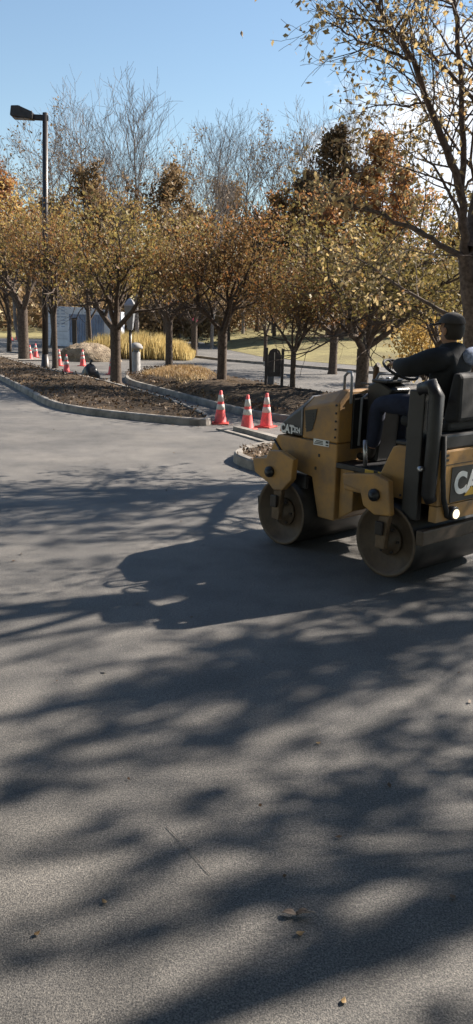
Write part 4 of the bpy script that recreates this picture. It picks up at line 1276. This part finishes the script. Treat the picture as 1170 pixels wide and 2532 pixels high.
# folded roll bar: fixed posts, hinge plates and the folded upper hoop
for s in (1, -1):
    rp = MB(); rp.box((-.95, .475 if s > 0 else -.545, .56), (-.79, .545 if s > 0 else -.475, 1.66))
    rp.build('roll_bar_post', Bk, RO, .012)
for s in (1, -1):
    MB().tube([(-.88, .51*s, 1.66), (-.99, .51*s, 1.70), (-1.04, .51*s, 1.62), (-1.05, .52*s, 1.2), (-1.04, .52*s, .80), (-1.06, .50*s, .74)], [.06, .066, .064, .06, .06, .05], 10).build('folded_roll_bar', Bk, RO)
for s in (1, -1):
    MB().lathe([(.025, 0), (.025, .03), (0, .03)], 8, Matrix.Translation((-.985, .565*s, 1.02)) @ Matrix.Rotation(R(-90*s), 4, 'X')).build('pin', M['steel'], RO)
MB().tube([(-1.11, .46, 1.30), (-1.13, .46, .95), (-1.13, .43, .78), (-1.12, .36, .66), (-1.11, .33, .60)], .022, 8).build('cable', M['rubber'], RO)
MB().box((-1.09, -.46, 1.172), (-.92, .46, 1.30)).build('seat_base', Bk, RO, .02)
st_ = MB().box((-1.0, -.25, 1.302), (-.48, .25, 1.40)).build('seat', M['rubber'], RO, .035)
MB().box((-.92, -.20, 1.172), (-.52, .20, 1.301)).build('seat_box', Bk, st_, .01)
MB().prism_y([(-1.0, 1.38), (-.92, 1.38), (-.99, 1.80), (-1.06, 1.80), (-1.08, 1.76), (-1.09, 1.40)], -.24, .24).build('backrest', M['rubber'], st_, .03)
MB().tube([(-.62, .28, 1.40), (-.66, .28, 1.56), (-.95, .28, 1.58)], .03, 8).build('armrest', M['rubber'], st_)
MB().tube([(-.62, -.28, 1.40), (-.66, -.28, 1.56), (-.95, -.28, 1.58)], .03, 8).build('armrest', M['rubber'], st_)
# water tank edge on the left with rear slope highlight
MB().box((-.90, .30, 1.171), (-.62, .46, 1.21)).build('tank_lid', Bk, rb, .01)

# ================================================================== THE DRIVER
PE = thing('person', 'driver in dark jacket and cap seated on the roller with arm stretched to the wheel', 'person', (OR.x, OR.y, 0), ANG)
def skin(name, V, E, Rd, mt, parent, sub=2, root=0):
    me = bpy.data.meshes.new(name); me.from_pydata(V, E, []); me.update()
    o = bpy.data.objects.new(name, me); COL.objects.link(o); o.parent = parent
    sk = o.modifiers.new('skin', 'SKIN'); sk.use_smooth_shade = True
    for i, l in enumerate(me.skin_vertices[0].data):
        r_ = Rd[i]; l.radius = r_ if hasattr(r_, '__len__') else (r_, r_)
        l.use_root = (i == root)
    ss = o.modifiers.new('sub', 'SUBSURF'); ss.levels = sub; ss.render_levels = sub
    me.materials.append(mt)
    return o
def chain(*ch):
    V = []; E = []; Rd = []; idx = {}
    for c in ch:
        prev = None
        for (nm, p, r_) in c:
            if nm not in idx:
                idx[nm] = len(V); V.append(p); Rd.append(r_)
            if prev is not None: E.append((prev, idx[nm]))
            prev = idx[nm]
    return V, E, Rd
pel = ('pel', (-.72, 0, 1.45), (.15, .13))
ab = ('ab', (-.77, 0, 1.60), (.145, .115)); ch1 = ('ch', (-.80, 0, 1.76), (.155, .12)); chu = ('chu', (-.80, 0, 1.87), (.13, .10))
nk = ('nk', (-.785, 0, 1.965), .06); nk2 = ('nk2', (-.775, 0, 2.03), .058)
hd0 = ('h0', (-.765, 0, 2.08), (.07, .085)); hd1 = ('h1', (-.77, 0, 2.15), (.078, .098)); hd2 = ('h2', (-.775, 0, 2.22), (.074, .092)); hd3 = ('h3', (-.78, 0, 2.265), (.05, .06))
def arm(s, el, wr, pf=''):
    return [chu, (pf+'cl', (-.80, .11*s, 1.895), .075), (pf+'sh', (-.79, .20*s, 1.87), .072), (pf+'el', el, .050), (pf+'fo', tuple((Vector(el)*.5+Vector(wr)*.5)), .045), (pf+'wr', wr, .030)]
elL = (-.56, .30, 1.80); wrL = (-.36, .19, 1.845)
elR = (-.60, -.30, 1.70); wrR = (-.40, -.16, 1.80)
legL = [pel, ('lh', (-.66, .10, 1.46), .095), ('lt', (-.42, .16, 1.475), .085), ('lk', (-.19, .19, 1.46), .062), ('lc', (-.16, .18, 1.28), .060), ('la', (-.12, .17, 1.02), .040)]
legR = [pel, ('rh', (-.66, -.10, 1.46), .095), ('rt', (-.42, -.16, 1.475), .085), ('rk', (-.21, -.22, 1.46), .062), ('rc', (-.18, -.22, 1.28), .060), ('ra', (-.14, -.22, 1.02), .040)]
def hand(s, wr, pf, tgt):
    w_ = Vector(wr); t = Vector(tgt); d = (t-w_).normalized(); side = Vector((0, 0, 1)).cross(d).normalized(); dn = d.cross(side)
    if dn.z > 0: dn = -dn
    palm = w_+d*.05
    out = [[(pf+'wr', wr, .030), (pf+'pm', tuple(palm), (.034, .018))]]
    for k, (o_, L) in enumerate(((-.028, .060), (-.010, .070), (.010, .066), (.028, .052))):
        b0 = palm+d*.035+side*o_
        m1 = b0+d*L*.5+dn*.008; e = b0+d*L*.62+dn*.045
        out.append([(pf+'pm', tuple(palm), .03), (pf+'k%d' % k, tuple(b0), .010), (pf+'m%d' % k, tuple(m1), .009), (pf+'e%d' % k, tuple(e), .008)])
    th = -s
    tb = palm-d*.015+side*.035*th; out.append([(pf+'pm', tuple(palm), .03), (pf+'tb', tuple(tb), .012), (pf+'te', tuple(tb+d*.045+side*.012*th+dn*.02), .009)])
    return out
gripL = (-.27, .15, 1.83); gripR = (-.30, -.12, 1.79)
V, E, Rd = chain([pel, ab, ch1, chu, nk, nk2, hd0, hd1, hd2, hd3], arm(1, elL, wrL, 'L'), arm(-1, elR, wrR, 'R'), legL+[('lf', (-.0, .17, .97), .03)], legR+[('rf', (-.02, -.22, .97), .03)],
                 [hd0, ('chin', (-.715, 0, 2.055), .035)], [hd1, ('nose', (-.665, 0, 2.135), .012)],
                 *hand(1, wrL, 'L', gripL), *hand(-1, wrR, 'R', gripR))
skin('body', V, E, [(r_[0]*.93, r_[1]*.93) if hasattr(r_, '__len__') else r_*.95 for r_ in Rd], M['skin'], PE)
# clothing
V, E, Rd = chain([('pel', (-.72, 0, 1.44), (.185, .155)), ('ab', (-.77, 0, 1.60), (.185, .15)), ('ch', (-.80, 0, 1.76), (.21, .17)), ('chu', (-.80, 0, 1.90), (.185, .145)), ('nk', (-.80, 0, 1.985), (.12, .11)), ('co', (-.79, 0, 2.045), (.088, .088))],
                 [('chu', 0, 0), ('Lcl', (-.80, .11, 1.925), .115), ('Lsh', (-.785, .215, 1.90), .118), ('Lel', (-.565, .30, 1.815), .095), ('Lfo', (-.46, .25, 1.825), .078), ('Lwr', (-.365, .195, 1.842), .056)],
                 [('chu', 0, 0), ('Rcl', (-.80, -.11, 1.925), .115), ('Rsh', (-.79, -.215, 1.90), .118), ('Rel', (-.605, -.31, 1.69), .078), ('Rfo', (-.50, -.23, 1.745), .066), ('Rwr', (-.405, -.165, 1.79), .050)])
skin('jacket', V, E, Rd, M['jacket'], PE)
V, E, Rd = chain([('pel', (-.72, 0, 1.44), (.165, .135)), ('lh', (-.64, .11, 1.465), .115), ('lt', (-.42, .16, 1.485), .105), ('lk', (-.19, .19, 1.465), .085), ('lc', (-.16, .18, 1.27), .078), ('la', (-.125, .17, 1.04), .070)],
                 [('pel', 0, 0), ('rh', (-.64, -.11, 1.465), .115), ('rt', (-.42, -.16, 1.485), .105), ('rk', (-.21, -.22, 1.465), .085), ('rc', (-.18, -.22, 1.27), .078), ('ra', (-.145, -.22, 1.04), .070)])
skin('trousers', V, E, Rd, M['trousers'], PE)
for s, (bx, by) in (('l', (-.12, .17)), ('r', (-.14, -.22))):
    V, E, Rd = chain([('a', (bx, by, 1.08), .058), ('b', (bx, by, .975), .055), ('c', (bx+.09, by, .955), .045), ('d', (bx+.17, by, .945), .038)])
    skin('boot', V, E, Rd, M['hair'], PE)
# head details
hh_ = MB()
hc = Vector((-.785, 0, 2.19))
def ell(c, rx, ry, rz, z0=-1.0, k=20, rings=10):
    vs = []; fs = []
    for i in range(rings+1):
        ph = math.asin(z0)+(math.pi/2-math.asin(z0))*i/rings
        for j in range(k):
            t = 2*math.pi*j/k; vs.append((c[0]+rx*math.cos(ph)*math.cos(t), c[1]+ry*math.cos(ph)*math.sin(t), c[2]+rz*math.sin(ph)))
    for i in range(rings):
        for j in range(k): fs.append((i*k+j, i*k+(j+1) % k, (i+1)*k+(j+1) % k, (i+1)*k+j))
    return vs, fs
b = MB(); b.add(*ell((-.805, 0, 2.15), .094, .092, .115, -.75), 0, True); b.build('hair', M['hair'], PE)
b = MB(); b.add(*ell((-.780, 0, 2.195), .122, .104, .100, .05), 0, True)
vs = []; fs = []
for i in range(9):
    t = R(-62+i*15.5)
    for rr, zz in ((.10, 2.197), (.185, 2.182)):
        vs.append((-.775+rr*math.cos(t)*(1.08 if rr > .15 else 1), rr*.92*math.sin(t), zz)); vs.append((-.775+rr*math.cos(t)*(1.08 if rr > .15 else 1), rr*.92*math.sin(t), zz+.008))
for i in range(8):
    a = i*4; fs += [(a, a+2, a+6, a+4), (a+1, a+5, a+7, a+3), (a+2, a+3, a+7, a+6)]
b.add(vs, fs, 0, True); b.build('cap', M['cap'], PE)
for s in (1, -1):
    b = MB(); b.add(*ell((-.775, .094*s, 2.135), .022, .012, .034, -.99, 10, 6), 0, True); b.build('ear', M['skin'], PE)
    b = MB(); b.add(*ell((-.690, .032*s, 2.155), .010, .012, .008, -.99, 8, 5), 0, True); b.build('eye', M['hair'], PE)
b = MB(); b.box((-.684, -.022, 2.088), (-.676, .022, 2.094)); b.build('mouth', M['hair'], PE)
b = MB(); b.add(*ell((-.93, -.12, 1.93), .05, .14, .08, -.99, 14, 8), 0, True); b.build('sunlit_shoulder_patch', M['sunplaid'], PE)  # pale blob standing in for the sunlit shoulder
